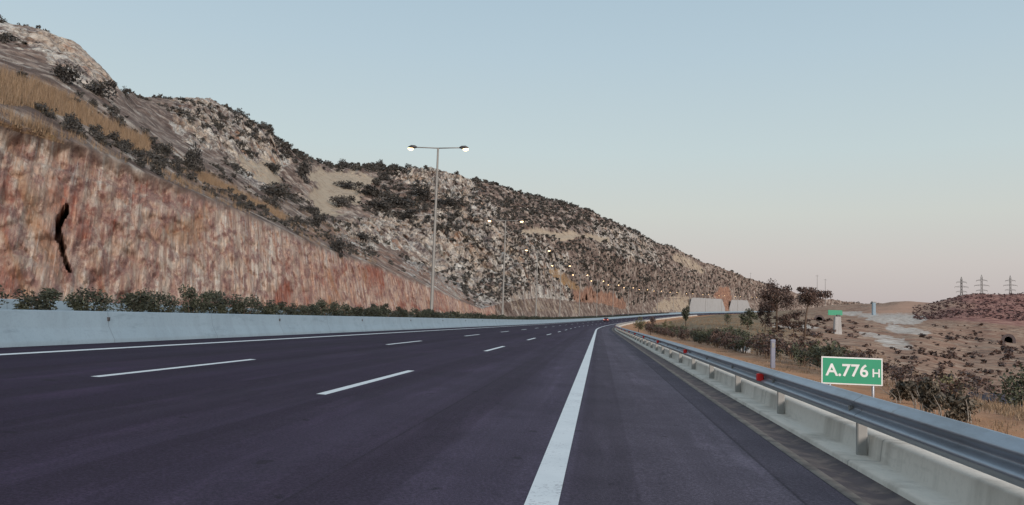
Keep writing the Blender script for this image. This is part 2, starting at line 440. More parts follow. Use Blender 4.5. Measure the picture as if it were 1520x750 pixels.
for q, (p, c) in zip(e, stops): q.position = p; q.color = c
bg2 = T.nodes.new('ShaderNodeBackground'); bg2.inputs[1].default_value = 1.0; L(rp.outputs[0], bg2.inputs[0])
mx = T.nodes.new('ShaderNodeMixShader'); mx.inputs[0].default_value = .9
L(bg1.outputs[0], mx.inputs[1]); L(bg2.outputs[0], mx.inputs[2])
wo = T.nodes.new('ShaderNodeOutputWorld'); L(mx.outputs[0], wo.inputs[0])
sl = bpy.data.lights.new('sun', 'SUN'); sl.energy = 2.8; sl.angle = math.radians(16); sl.color = (1.0, .88, .81)
so = bpy.data.objects.new('sun', sl); COL.objects.link(so)
sd = Vector((math.sin(SUN_AZ)*math.cos(SUN_EL), math.cos(SUN_AZ)*math.cos(SUN_EL), math.sin(SUN_EL)))
so.rotation_euler = sd.to_track_quat('Z', 'Y').to_euler()
vs = scene.view_settings
vs.view_transform = 'Standard'; vs.look = 'None'; vs.gamma = 1; vs.use_curve_mapping = False; vs.exposure = 0.0

# ------------------------------------------------------------------ road, markings
ss = np.concatenate([np.arange(-14, 120, 4), np.arange(120, 1300, 10)]).astype(float)
def ribbon(name, xs, dz, mat, parent=None, s=ss):
    xs = np.asarray(xs, float)
    V = np.stack([road(s, x, dz) for x in xs], 1).reshape(-1, 3)
    lane = np.stack([np.repeat(xs[None], len(s), 0), np.repeat(s[:, None], len(xs), 1), np.zeros((len(s), len(xs)))], -1).reshape(-1, 3)
    i = np.arange(len(s)-1)[:, None]*len(xs); k = np.arange(len(xs)-1)[None]
    F = np.stack([i+k, i+k+1, i+len(xs)+k+1, i+len(xs)+k], -1).reshape(-1, 4)
    return mesh_obj(name, V, F, mat, parent, attrs={'lane': lane})
rd = tag(ribbon('road', np.linspace(-32.5, 2.12, 12), 0, MT['asphalt']), 'dark three lane motorway carriageway bending right', 'road', kind='structure')
ribbon('edge_line', [-.50, -.26], .004, MT['paint'], rd)
ribbon('edge_line', [-11.72, -11.5], .004, MT['paint'], rd)
ribbon('edge_line', [-29.5, -29.3], .004, MT['paint'], rd)
def dashes(X, s0, n):
    V, F = [], []
    for k in range(n):
        a = s0+18.0*k
        q = np.linspace(a, a+6, 4)
        P = np.stack([road(q, X-.075, .004), road(q, X+.075, .004)], 1).reshape(-1, 3)
        b = len(V)*0+sum(len(v) for v in V)
        V.append(P)
        F += [(b+2*i, b+2*i+1, b+2*i+3, b+2*i+2) for i in range(3)]
    return mesh_obj('lane_line', np.concatenate(V), np.array(F), MT['paint'], rd)
dashes(-4.12, -5.9, 40)
dashes(-7.87, -5.7, 40)
gut = tag(sweep('gutter', ss, [(2.12, .004), (2.2, -.012), (2.45, -.03), (2.62, .012)], MT['gutter']), 'dirt filled gutter along the asphalt edge', 'gutter', kind='structure')
tag(sweep('pavement_edge', ss, [(2.09, .003), (2.105, .012), (2.20, .008), (2.22, -.015)], MT['lip']), 'pale dusty broken lip along the asphalt edge', 'pavement edge', kind='structure')
tag(sweep('median_strip', ss, [(-13.4, .06), (-14.8, .16), (-16.0, .06)], MT['median_soil']), 'bare soil strip between the two median barriers', 'median', kind='structure')

# ------------------------------------------------------------------ concrete wall behind the guard rail
sg = np.concatenate([np.arange(-8, 120, 2), np.arange(120, 620, 8)]).astype(float)
kw = sweep('low_concrete_wall', sg, [(2.60, -.1), (2.60, .045), (2.62, .062), (2.925, .068), (2.95, .275), (2.97, .295), (3.15, .295), (3.17, .275), (3.17, -.35)], MT['kerb'])
tag(kw, 'low stained concrete kerb wall running behind the steel guardrail posts', 'kerb wall')

# ------------------------------------------------------------------ guard rail
gr = tag(empty('guardrail', road(0, 2.8)), 'grey steel guardrail with red reflectors along the right hand verge', 'guardrail')
def local(o, parent):
    o.parent = parent; o.matrix_parent_inverse = Matrix.Translation(-Vector(parent.location)); return o
prof = []
for k in range(25):                      # W profile, two waves
    t = k/24
    z = .42+.31*t
    x = 2.735-.042*math.cos(2*math.pi*2*t+math.pi)*1.0
    prof.append((x, z))
prof = [(2.785, .415)]+prof+[(2.785, .735)]
back = [(x+.012, z) for x, z in prof[::-1]]
rail = sweep('rail', sg, prof+back, MT['rail'], None, True, closed=True); local(rail, gr)
pm = MB()
pm.box((0, 0, .22), (.11, .06, .80), 0, bevel=.012)
pm.box((-.055, 0, .55), (.07, .05, .2), 0, bevel=.01)
for bz in (.515,):
    pm.tube([(-.10, 0, bz), (-.135, 0, bz)], .028, 8)
post0 = pm.build('post', MT['post'])
pcount = 0
for k in range(-1, 84):
    s = 9.4+4.0*k
    p = post0 if pcount == 0 else post0.copy()
    if pcount: COL.objects.link(p)
    pcount += 1
    p.parent = gr
    q = road(s, 2.865, .05)-np.array(gr.location)
    p.location = q; p.rotation_euler = (0, 0, heading(s))
rm = MB(); rm.box((0, 0, 0), (.10, .13, .12), bevel=.015); rm.box((-.006, -.068, 0), (.085, .012, .10), bevel=.003); rm.box((-.053, 0, 0), (.01, .11, .10))
ref0 = rm.build('reflector', MT['reflector'])
for k in range(24):
    s = 14.2+12.0*k
    p = ref0 if k == 0 else ref0.copy()
    if k: COL.objects.link(p)
    p.parent = gr
    p.location = road(s, 2.70, .57)-np.array(gr.location); p.rotation_euler = (0, 0, heading(s))

# ------------------------------------------------------------------ median barriers
sb = np.concatenate([np.arange(-4, 120, 4), np.arange(120, 1120, 10)]).astype(float)
def barrier(name, x0, d, h, label, up):
    b = tag(empty(name, road(20, x0)), label, 'barrier')
    P = [(0, -.05), (0, .09), (.035, .13), (.17, .38), (.20, .42), (.255, h-.03), (.27, h), (.43, h), (.445, h-.03), (.50, .42), (.53, .38), (.665, .13), (.70, .09), (.70, -.05)]
    o = sweep('barrier_wall', sb, [(x0+d*x, z+up) for x, z in P][::(1 if d < 0 else -1)], MT['barrier']); local(o, b)
    return b
nb = barrier('concrete_barrier', -12.94, -1, .82, 'near pale blue grey concrete median barrier beside the fast lane', 0)
barrier('concrete_barrier', -15.9, -1, .92, 'far concrete median barrier seen behind the oleander shrubs', .07)
rm = MB(); rm.box((0, 0, 0), (.05, .10, .10), bevel=.01)
mr0 = rm.build('reflector', MT['housing'])
for k in range(22):
    s = 21+12.0*k
    p = mr0 if k == 0 else mr0.copy()
    if k: COL.objects.link(p)
    p.parent = nb; p.location = road(s, -13.165, .62)-np.array(nb.location); p.rotation_euler = (0, 0, heading(s))

# ------------------------------------------------------------------ terrain on the left
azs = np.concatenate([np.linspace(-1.0, ray(-60, 400)[0], 40)[:-1], np.linspace(ray(-60, 400)[0], ray(1345, 450)[0], 1420)])
NA = len(azs)
sF = np.arange(2, 1345, 3.0)
pf = road(sF, -31.0)
azF, rF, zF = np.arctan2(pf[:, 0], pf[:, 1]), np.hypot(pf[:, 0], pf[:, 1]), pf[:, 2]
def ring_table(tab):
    a, r, z = [], [], []
    for px, py, rr in tab:
        q = point(px, py, rr); a.append(ray(px, py)[0]); r.append(rr); z.append(q[2])
    a, r, z = map(np.array, (a, r, z)); o = np.argsort(a)
    return np.interp(azs, a[o], r[o]), np.interp(azs, a[o], z[o])
Fr, Fz = np.interp(azs, azF, rF), np.interp(azs, azF, zF)-.05
# cut top: sight line met with an inclined plane standing at the foot
ct = [(-320, 120), (-120, 148), (0, 178), (60, 195), (130, 218), (215, 256), (330, 302), (400, 332), (480, 368), (560, 395), (640, 427), (690, 449), (715, 458),
      (760, 446), (800, 441), (850, 446), (900, 449), (940, 455), (985, 441), (1000, 442), (1030, 443), (1085, 444), (1110, 446), (1150, 452), (1200, 456), (1260, 459), (1350, 462)]
cta = np.array([ray(*p)[0] for p in ct]); cts = np.array([ray(*p)[1] for p in ct])
Cs = np.interp(azs, cta, cts)
ddr = np.linspace(.4, 60, 900)[None]
rr = Fr[:, None]+ddr
zz = EYE+rr*Cs[:, None]
sx, Xx = road_coord(rr*np.sin(azs)[:, None], rr*np.cos(azs)[:, None])
lean = .40
g = (-31-Xx)-lean*np.clip(zz-Fz[:, None], .2, None)
Ci = np.argmax(g > 0, 1)
Cr = Fr+ddr[0][Ci]; Cz = EYE+Cr*Cs
Br, Bz = ring_table([(-320, 60, 60), (-120, 95, 66), (0, 122, 74), (110, 160, 84), (215, 216, 98), (280, 258, 108), (350, 296, 122), (420, 325, 138), (480, 348, 152), (560, 372, 235), (640, 415, 250), (690, 440, 256), (715, 449, 262),
                     (760, 438, 275), (850, 436, 335), (900, 430, 395), (945, 440, 470), (985, 432, 640), (1030, 436, 715), (1085, 436, 800), (1110, 441, 850), (1150, 445, 930), (1200, 450, 1040), (1260, 455, 1150), (1350, 461, 1300)])
Mr, Mz = ring_table([(-320, 20, 110), (-120, 60, 115), (0, 95, 125), (80, 108, 135), (150, 148, 140), (200, 180, 150), (240, 205, 170), (330, 245, 205), (400, 280, 230), (440, 300, 250), (480, 322, 262), (520, 318, 285), (560, 325, 295), (600, 328, 300), (640, 330, 305), (720, 322, 335),
                     (800, 352, 400), (860, 356, 450), (940, 388, 560), (1000, 408, 680), (1060, 424, 800), (1110, 434, 900), (1200, 447, 1090), (1260, 453, 1190), (1350, 460, 1330)])
Rr, Rz = ring_table([(-320, -60, 215), (-120, 2, 205), (0, 36, 200), (60, 47, 195), (110, 67, 190), (150, 97, 182), (170, 122, 178), (185, 141, 182), (205, 148, 250), (240, 152, 290), (310, 150, 320), (345, 168, 325), (400, 199, 335), (415, 218, 345), (440, 232, 360), (500, 249, 400), (560, 252, 415), (650, 256, 430), (720, 275, 460), (800, 294, 520), (880, 316, 590), (940, 345, 670),
                     (1000, 371, 770), (1060, 396, 890), (1110, 413, 980), (1150, 426, 1050), (1200, 438, 1160), (1250, 446, 1260), (1300, 452, 1330), (1350, 459, 1400)])
def smooth(a, k):
    ker = np.hanning(k+2)[1:-1]; ker /= ker.sum()
    return np.convolve(np.pad(a, k//2, mode='edge'), ker, 'valid')[:len(a)]
Cr, Cz = smooth(Cr, 9), smooth(Cz, 9)
Br = smooth(Br, 41); Mr = smooth(Mr, 41); Mz = smooth(Mz, 31); Bz = smooth(Bz, 25)
Br = np.maximum(Br, Cr+2.0); Mr = np.maximum(Mr, Br+4); Rr = np.maximum(Rr, Mr+6)
Kr, Kz = Rr+90, Rz-22
seg = [(Fr, Fz, Cr, Cz, 84), (Cr, Cz, Br, Bz, 34), (Br, Bz, Mr, Mz, 110), (Mr, Mz, Rr, Rz, 170), (Rr, Rz, Kr, Kz, 10)]
rows_r, rows_z, rows_t = [], [], []
for k, (r0, z0, r1, z1, n) in enumerate(seg):
    for j in range(n):
        t = j/n
        rows_r.append(r0+(r1-r0)*t); rows_z.append(z0+(z1-z0)*t); rows_t.append(np.full(NA, k+t))
rows_r.append(Kr); rows_z.append(Kz); rows_t.append(np.full(NA, 5.0))
HR, HZ, HT = np.array(rows_r), np.array(rows_z), np.array(rows_t)
A = np.broadcast_to(azs, HR.shape)
# sags and spurs: bend the straight profile between the feature lines
P = np.stack([HR*np.sin(A), HR*np.cos(A), HZ], -1)
PX, PY, _ = project(P.reshape(-1, 3)); PX, PY = PX.reshape(HR.shape), PY.reshape(HR.shape)
def seg_mask(poly, w0, w1=None):
    """1 near a polyline on the hillside, as it was measured; widths in photo pixels"""
    d = np.full(PX.shape, 1e9); ww = np.full(PX.shape, w0, float)
    w1 = w0 if w1 is None else w1
    n = len(poly)-1
    for i in range(n):
        (x0, y0), (x1, y1) = poly[i], poly[i+1]
        L2 = (x1-x0)**2+(y1-y0)**2
        t = np.clip(((PX-x0)*(x1-x0)+(PY-y0)*(y1-y0))/L2, 0, 1)
        dd = np.hypot(PX-x0-t*(x1-x0), PY-y0-t*(y1-y0))
        q = dd < d
        d = np.where(q, dd, d); ww = np.where(q, w0+(w1-w0)*(i+t)/n, ww)
    return 1-sstep(.55, 1.35, d/ww)
def blob(cx, cy, rx, ry, ang=0):
    c, s_ = math.cos(ang), math.sin(ang)
    q_ = np.stack([PX/30., PY/14., 0*PX], -1)
    cx = cx+rx*.55*fbm(q_, 4, 77, .65); cy = cy+ry*.8*fbm(q_, 4, 79, .65)
    u, v = (PX-cx)*c+(PY-cy)*s_, -(PX-cx)*s_+(PY-cy)*c
    return 1-sstep(.6, 1.25, np.hypot(u/rx, v/ry))
up = (HT > .97)
cutm = (1-sstep(.90, 1.02, HT))*(PX < 735)
grass = np.maximum.reduce([seg_mask([(-200, 85), (0, 138), (60, 152), (110, 172), (160, 195), (216, 219)], 21, 7), seg_mask([(300, 268), (355, 297), (420, 330)], 6, 4)*.8, seg_mask([(820, 412), (858, 432)], 7, 5)*.7, seg_mask([(0, 186), (60, 196), (95, 215)], 8, 5)*.8])*up
sand = np.maximum.reduce([blob(497, 290, 40, 27, -.5), blob(508, 272, 58, 12, .02), blob(390, 262, 42, 20, .7)*.75, blob(478, 312, 18, 20), seg_mask([(778, 349), (830, 353), (902, 357)], 5, 4), seg_mask([(1005, 385), (1040, 402)], 8, 8)*.6, seg_mask([(775, 449), (860, 456)], 11, 8)*.35, blob(1000, 452, 28, 14)*.9])*up
sand = np.maximum(sand, np.maximum(seg_mask([(765, 452), (860, 458)], 10, 8)*.35, blob(1000, 454, 30, 14)*.7)*(PX > 735))
soil = np.maximum.reduce([seg_mask([(858, 440), (895, 444), (925, 455)], 9, 5), blob(1078, 448, 8, 16), blob(1068, 437, 10, 6), seg_mask([(560, 385), (620, 415), (700, 452)], 9, 4)*.5, seg_mask([(470, 352), (540, 380), (580, 396)], 14, 8)*.45, blob(640, 385, 14, 24)*0])
crag = np.maximum.reduce([blob(650, 277, 66, 26, .14), blob(690, 385, 75, 75), blob(780, 400, 60, 45)*.8, blob(330, 200, 95, 38, .55)*.95, blob(380, 275, 28, 17, .6), blob(575, 345, 75, 28, -.1)*.85, blob(90, 70, 90, 30, .5)*.6, blob(140, 120, 45, 30)*.5, blob(930, 365, 60, 18, .5)*.5, blob(835, 452, 85, 13),])*up
crag = np.clip(crag+.10, 0, 1)
# surface relief
hx0 = PX
Pf = P.reshape(-1, 3)
tt = HT.ravel()
big = fbm(Pf/np.array([60., 60., 45.]), 4, 3, ridged=True)
mid = fbm(Pf/np.array([17., 17., 15.]), 5, 9, ridged=True)
sml = fbm(Pf/4.0, 4, 21)
dist = HR.ravel()
wild = sstep(1.02, 1.5, tt)*(1-.55*sstep(3.75, 4.0, tt))
cr_ = crag.ravel()
dz = wild*(big*3.2*np.clip(dist/260, .35, 1.6)+mid*(1.0+1.6*cr_)*np.clip(dist/220, .5, 1.6)+sml*(.35+.5*cr_))
dr = wild*(mid*(1.2+3.6*cr_)+sml*(.7+1.6*cr_))*np.clip(dist/220, .5, 1.5)
# blocks and boulders: cells that bulge, with crevices between
wp = Pf+np.stack([sml, mid, sml], -1)*.9
for cellsz, amp, sd_ in ((5.5, 2.3, 81), (2.3, 1.0, 91)):
    f1, f2 = worley(wp/np.array([cellsz, cellsz, cellsz*1.25]), sd_)
    bl = (np.clip(f2-f1, 0, .5)*2)**.6-.75
    k_ = wild*(.25+1.1*cr_)*amp*np.clip(dist/240, .45, 1.6)
    dr -= k_*bl*1.0; dz += k_*bl*.35
# the sandy gully is smooth
sm = 1-.75*np.maximum(sand, grass*.8).ravel()
dz *= sm; dr *= sm
gl = np.where((tt < 2.7) & (PX.ravel() < 470), .4, 1.0)
dr *= gl; dz *= np.where(gl < 1, 1.15, 1)
# cut face: flutes, ledges, the open fissure
sU, XU = road_coord(Pf[:, 0], Pf[:, 1])
fv = (Pf[:, 2]-rise(sU))*1.13
su = sU-.6*fv
fl = vnoise(np.stack([su*1.5, fv*.14, 0*sU], -1), 31)*.22+vnoise(np.stack([su*.33, fv*.12, 0*sU], -1), 33)*.4+fbm(np.stack([su*.55, fv*.6, 0*sU], -1), 5, 35, .62)*.9
face_w = cutm.ravel()*sstep(0, .08, tt)
ledge = sstep(-5, 5, (218+(PX-0)*.335-PY)).ravel()*sstep(300, 220, PX.ravel())
w1, w2 = worley(np.stack([su*.45, fv*.55, .3*fl], -1), 97)
blk = (np.clip(w2-w1, 0, .45)/.45)**.6
dr += face_w*(fl*1.5+ledge*1.8-(blk-.7)*.7)
crk = [(99, 306), (95, 314), (90, 324), (88, 338), (88, 352), (91, 366), (94, 378), (99, 390), (104, 400)]
PX = PX+7*fbm(np.stack([PX/9, PY/9, 0*PX], -1), 5, 61, .75)
d = np.maximum(seg_mask(crk, 3.4, 3.0), seg_mask(crk[1:6], 5.6, 5.0)).ravel()
d = sstep(.25, .6, d)
PX = hx0
d *= cutm.ravel()
dr += d*8
low = (1-cutm.ravel())*(1-sstep(.9, 1.6, tt))*(PX.ravel() >= 735)
f1, f2 = worley(wp/3.2, 61)
dr += low*(sml*.8-((np.clip(f2-f1, 0, .5)*2)**.6-.7)*2.6)*sstep(.05, .4, tt); dz += low*sml*.5*sstep(.05, .4, tt)
Rn = dist+dr
P2 = np.stack([Rn*np.sin(A.ravel()), Rn*np.cos(A.ravel()), Pf[:, 2]+dz], -1)
P2[:NA, 2] -= .25
NR = HR.shape[0]
i = np.arange(NR-1)[:, None]*NA; k = np.arange(NA-1)[None]
FH = np.stack([i+k, i+k+1, i+NA+k+1, i+NA+k], -1).reshape(-1, 4)
face = np.stack([sU-.6*fv, fv, vnoise(Pf/30., 5)*2], -1)
redm = np.clip(sstep(300, 620, PX)*.9+blob(90, 340, 40, 90)*.8+blob(500, 430, 60, 40)*.5-.25*blob(330, 380, 90, 70), -.3, 1).ravel()
hill = tag(mesh_obj('hill', P2, FH, MT['hill'], smooth=False, attrs={'cut': cutm.ravel(), 'grass': grass.ravel(), 'sand': sand.ravel(), 'soil': soil.ravel(), 'crag': crag.ravel(), 'face': face, 'red': redm}),
           'rocky limestone mountainside with a blasted reddish road cut at its foot', 'hillside', kind='structure')
HP = P2.reshape(NR, NA, 3)
hx, hy, _ = project(P2); hx, hy = hx.reshape(NR, NA), hy.reshape(NR, NA)
def on_hill(px, py):
    """nearest point of the hillside on a sight line"""
    j = int(np.argmin(np.abs(azs-ray(px, py)[0])))
    yy = hy[:, j]
    hit = np.where(yy <= py)[0]
    q = int(hit[0]) if len(hit) else NR-20
    return HP[q, j]

# ------------------------------------------------------------------ ground sheet (right of the road, and under everything, to the horizon)
GA = np.concatenate([np.linspace(-math.pi, -.95, 30)[:-1], np.linspace(-.95, .02, 60)[:-1], np.linspace(.02, .80, 620)[:-1], np.linspace(.80, math.pi, 34)])
GR = np.concatenate([[.6, 1.2, 2.0], np.geomspace(2.6, 1500, 300), [2000, 3000, 4500, 7000, 12000]])
TP = np.array([ray(p, 470)[0] for p in (1150, 1250, 1350, 1450, 1550, 1750)])
TR = np.array([5, 30, 60, 120, 250, 400, 600, 800, 1000, 1300, 2000, 3000, 12000.])
TZ = np.array([[-.5, -.8, -1.0, -.8, 1.6, 4.5, 9.5, 15, 22, 28, 15, 0, -30],
               [-.5, -1.5, -2.3, -2.6, -.2, 4.0, 10, 17, 26, 41, 20, 0, -30],
               [-.5, -1.6, -3.0, -3.8, -1.5, 2.5, 10.5, 22, 34, 36, 20, 0, -30],
               [-.5, -1.9, -3.7, -5.0, -4.0, -.5, 16, 34.5, 30, 26, 18, 0, -30],
               [-.5, -2.1, -4.2, -5.4, -4.5, -2.0, 14, 35.5, 31, 26, 18, 0, -30],
               [-.5, -2.1, -4.2, -5.4, -4.5, -2.0, 10, 28, 30, 26, 18, 0, -30]])
def ground_z(x, y, detail=True):
    x, y = np.asarray(x, float), np.asarray(y, float)
    s, X = road_coord(x, y); r = np.hypot(x, y); a = np.arctan2(x, y)
    u = np.interp(a, TP, np.arange(len(TP))); u0 = np.clip(u.astype(int), 0, len(TP)-2); fu = u-u0; fu = fu*fu*(3-2*fu)
    lr, LT = np.log(np.maximum(r, 5)), np.log(TR)
    allz = np.stack([np.interp(lr, LT, t) for t in TZ], -1)
    tz = np.take_along_axis(allz, u0[..., None], -1)[..., 0]*(1-fu)+np.take_along_axis(allz, (u0+1)[..., None], -1)[..., 0]*fu
    sc = np.clip(s, 0, 1500)
    hump = rise(sc)-.3+1.5*sstep(9, 24, X)*sstep(20, 90, s)*(1-sstep(500, 700, s))
    far = sstep(ray(1050, 470)[0], ray(1185, 470)[0], a)
    tgt = hump*(1-far)+tz*far
    verge = rise(sc)-.20-.32*np.clip((X-3.1)/5.4, 0, 1)
    z = verge+(tgt-verge)*sstep(8.0, 22, X)
    zl = rise(sc)-BANK*np.clip(X, -34, 3)-.35
    z = np.where(X < 3.1, zl, z)
    z = np.where(y < -5, np.where(X < 3.1, -.35, verge), z)
    fade = sstep(1500, 3500, r)
    z = z*(1-fade)-25*fade
    if detail:
        p = np.stack([x, y, 0*x], -1)
        o = sstep(3.3, 6, X)
        z = z+o*(fbm(p/2.3, 3, 51)*.06+sstep(9, 40, X)*(fbm(p/14., 4, 53)*.45+fbm(p/70., 4, 55, ridged=True)*1.6*sstep(60, 350, r)*(1-.5*sstep(700, 1000, r))))
    return z
GAA, GRR = np.meshgrid(GA, GR)
gx, gy = GRR*np.sin(GAA), GRR*np.cos(GAA)
gz = ground_z(gx, gy)
GP = np.stack([gx, gy, gz], -1).reshape(-1, 3)
PX, PY, gw = project(GP); PX, PY = np.where(gw > 0, PX, -9e3), PY
sG, XG = road_coord(GP[:, 0], GP[:, 1]); rG = GRR.ravel()
vergem = sstep(3, 3.4, XG)*(1-sstep(7.5, 11, XG))
front = (rG > 150)
pale = np.maximum.reduce([blob(1325, 473, 58, 8, .02)*front, blob(1345, 490, 36, 7, .1)*front, blob(1310, 506, 50, 9, .25)*.7*(rG > 90), blob(1180, 484, 38, 4, .05)*.9*(rG > 90), blob(1265, 465, 20, 4)*front])
rn = fbm(np.stack([GP[:, 0]/60, GP[:, 1]/60, 0*rG], -1), 5, 57, .65)
redh = sstep(.25, .75, np.clip((GAA.ravel()-ray(1345, 470)[0])/(ray(1425, 470)[0]-ray(1345, 470)[0]), 0, 1)*np.clip((rG-400)/130, 0, 1)+rn*.5)*(rG > 380)*(GAA.ravel() > ray(1300, 470)[0])
orange = blob(1365, 458, 75, 9, -.06)*(rG > 560)*.95
grassy = sstep(9, 14, XG)*(1-sstep(ray(1120, 470)[0], ray(1250, 470)[0], GAA.ravel()))*(rG < 900)
nG, mG = len(GA), len(GR)
i = np.arange(mG-1)[:, None]*nG; k = np.arange(nG-1)[None]
FG = np.stack([i+k, i+k+1, i+nG+k+1, i+nG+k], -1).reshape(-1, 4)
# close to the horizon the ground sits below the road bed on its own side of the road only
tag(mesh_obj('ground', GP, FG, MT['ground'], smooth=True, attrs={'verge': vergem, 'pale': pale, 'redhill': redh, 'orange': orange, 'grassy': grassy}),
    'dry brown verge, valley floor and red hill', 'ground', kind='structure')
def on_ground(px, py, r=None):
    """a sight line met with the ground"""
    a, m = ray(px, py)
    if r is not None:
        x, y = r*math.sin(a), r*math.cos(a)
        return np.array([x, y, float(ground_z(np.array([x]), np.array([y]))[0])])
    q = np.geomspace(4, 2000, 1500)
    zz = ground_z(q*math.sin(a), q*math.cos(a))
    hit = np.where(EYE+q*m <= zz)[0]
    q = q[hit[0]] if len(hit) else 900.0
    return on_ground(px, py, q)

# ------------------------------------------------------------------ plants
def leaf_cloud(n, rad, size, seed, clumps=10, hollow=.35, flat=False):
    """many small leaf faces gathered in clumps; returns verts, quads, tone"""
    g = np.random.default_rng(seed)
    rad = np.array(rad, float)
    c = g.normal(size=(clumps, 3)); c /= np.linalg.norm(c, axis=1)[:, None]
    c *= (hollow+(.80-hollow)*g.random((clumps, 1)))
    cs = .26+.26*g.random(clumps)
    which = g.integers(0, clumps, n)
    d = g.normal(size=(n, 3)); d /= np.linalg.norm(d, axis=1)[:, None]
    p = (c[which]+d*(cs[which]*(g.random(n)**.45))[:, None])*rad
    a = g.normal(size=(n, 3)); a /= np.linalg.norm(a, axis=1)[:, None]
    b = np.cross(a, g.normal(size=(n, 3))); b /= np.linalg.norm(b, axis=1)[:, None]
    sz = size*(.6+.8*g.random(n))[:, None]
    V = np.stack([p-a*sz, p-b*sz*.45, p+a*sz, p+b*sz*.45], 1)
    tone = np.clip(.35+.35*(g.random(clumps)[which]-.5)*1.6+.5*(g.random(n)-.4), 0, 1)
    return V.reshape(-1, 3), np.arange(4*n).reshape(n, 4), np.repeat(tone, 4)
def shrub_proto(name, n, rad, size, seed, mat, stems=0, lift=None, clumps=10, stem_mat=None):
    """a shrub rising from its own base: foliage and stems"""
    V, F, t = leaf_cloud(n, rad, size, seed, clumps)
    V[:, 2] += (rad[2]*.92 if lift is None else lift)
    V[:, 2] = np.maximum(V[:, 2], .02)
    o = mesh_obj('foliage', V, F, mat, attrs={'tone': t})
    kids = [o]
    if stems:
        g = random.Random(seed)
        mb = MB()
        top = (rad[2] if lift is None else lift)
        for k in range(stems):
            a = g.uniform(0, 6.28); q = g.uniform(.3, .75)
            e = (math.cos(a)*rad[0]*q, math.sin(a)*rad[1]*q, top*g.uniform(.8, 1.25))
            mb.tube([(math.cos(a)*.06, math.sin(a)*.06, -.15), (e[0]*.45, e[1]*.45, e[2]*.5), e], [.03*rad[0]+.008, .02*rad[0]+.006, .006], 5)
        kids.append(mb.build('stem', stem_mat or MT['bark']))
    return kids
def plant(name, kids, loc, label, cat, group=None, rz=0, sc=(1, 1, 1), first=False):
    r = empty(name, loc, rz); r.scale = sc
    for q in kids:
        if first: q.parent = r
        else:
            d = q.copy(); COL.objects.link(d); d.parent = r
    return tag(r, label, cat, group)
def single(name, proto, loc, label, cat, group=None, rz=0, sc=(1, 1, 1)):
    """a plant too small in the photo to show its stems"""
    o = bpy.data.objects.new(name, proto); COL.objects.link(o)
    o.location = loc; o.rotation_euler = (0, 0, rz); o.scale = sc
    return tag(o, label, cat, group)

# median oleanders, one every two metres
hp = [shrub_proto('oleander', 1700, (.70, .72, .74), .058, 100+k, MT['hedge_leaf'], 8, 1.05, 14) for k in range(5)]
far_hp = []
for k in range(3):
    V, F, t = leaf_cloud(380, (.80, 1.0, .78), .12, 140+k, 12); V[:, 2] += .95
    o = mesh_obj('oleander', V, F, MT['hedge_leaf'], attrs={'tone': t}, link=False); far_hp.append(o.data)
used = set()
HL = 'dark oleander shrub in the row between the two median barriers'
for k in range(290):
    s = 8.2+2.05*k
    loc = road(s+random.uniform(-.25, .25), -14.75+random.uniform(-.2, .2), .12)
    h = (.82+random.uniform(-.12, .13))*(1.0 if s < 70 else .94)
    rz = random.uniform(0, 6.28)
    if s < 75:
        q = random.randrange(5)
        plant('oleander_shrub', hp[q], loc, HL, 'shrub', 'oleander shrubs in the median', rz, (1, 1, h), first=q not in used); used.add(q)
    else:
        single('oleander_shrub', random.choice(far_hp), loc, HL, 'shrub', 'oleander shrubs in the median', rz, (1, 1, h))
for q in set(range(5))-used:
    for o in hp[q]: bpy.data.objects.remove(o)

# scrub on the hillside
sv = []
for k in range(7):
    V, F, t = leaf_cloud(260, (1, 1, .72), .12, 200+k, 10, .25); V[:, 2] += .45
    sv.append((V, F, t))
sproto = [mesh_obj('scrub_bush', V, F, MT['scrub_leaf'], attrs={'tone': t}, link=False).data for V, F, t in sv]
dproto = []
for k in range(4):
    V, F, t = leaf_cloud(900, (1, 1, .85), .085, 260+k, 16, .2); V[:, 2] += .6
    dproto.append(mesh_obj('hillside_bush', V, F, MT['scrub_leaf'], attrs={'tone': t*.7}, link=False).data)
big_bushes = [(283, 237, 36, 46, 'largest dark round bush standing right above the red cut face'),
    (405, 249, 34, 20, 'dark wide bush on the tan slope left of the tall bush'), (450, 252, 26, 46, 'tall dark bush at the upper left edge of the sandy gully'),
    (410, 288, 56, 26, 'broad dark thicket bush above the pale boulders'), (404, 300, 26, 22, 'dark bush drooping below the broad thicket bush'),
    (462, 312, 24, 20, 'dark bush at the upper end of the pair below the sandy gully'), (471, 330, 32, 30, 'dark bush at the lower end of the pair below the sandy gully'),
    (503, 366, 34, 38, 'dark bush nearest the cut edge below the sandy gully'), (538, 353, 42, 22, 'dark bush on the cut rim under the grey rocky slope'),
    (146, 133, 54, 34, 'wide dark bush under the left skyline knob'), (96, 112, 44, 34, 'dark bush on the upper left slope beside the knob'),
    (236, 238, 38, 22, 'low dark bush beside the largest round bush'), (34, 113, 20, 14, 'small dark bush above the golden grass band'),
    (186, 132, 16, 14, 'grey green tree bush on the skyline right of the knob'), (520, 275, 40, 20, 'dark bush right of the sandy gully under the ridge'), (550, 285, 50, 24, 'dark bush in the thicket beneath the tan outcrop'),
    (590, 300, 60, 24, 'wide dark bush across the middle of the thicket beneath the outcrop'), (625, 290, 40, 20, 'dark bush at the right end of the thicket beneath the outcrop'), (560, 305, 44, 20, 'dark bush low in the thicket above the grey slope'), (510, 298, 34, 26, 'dark bush at the left rim of the grey rocky slope'),
    (570, 262, 24, 14, 'dark bush on the ridge left of the tan outcrop'), (605, 318, 40, 20, 'lowest dark bush of the thicket above the grey slope'), (660, 300, 50, 14, 'dark bush strip below the tan outcrop face')]
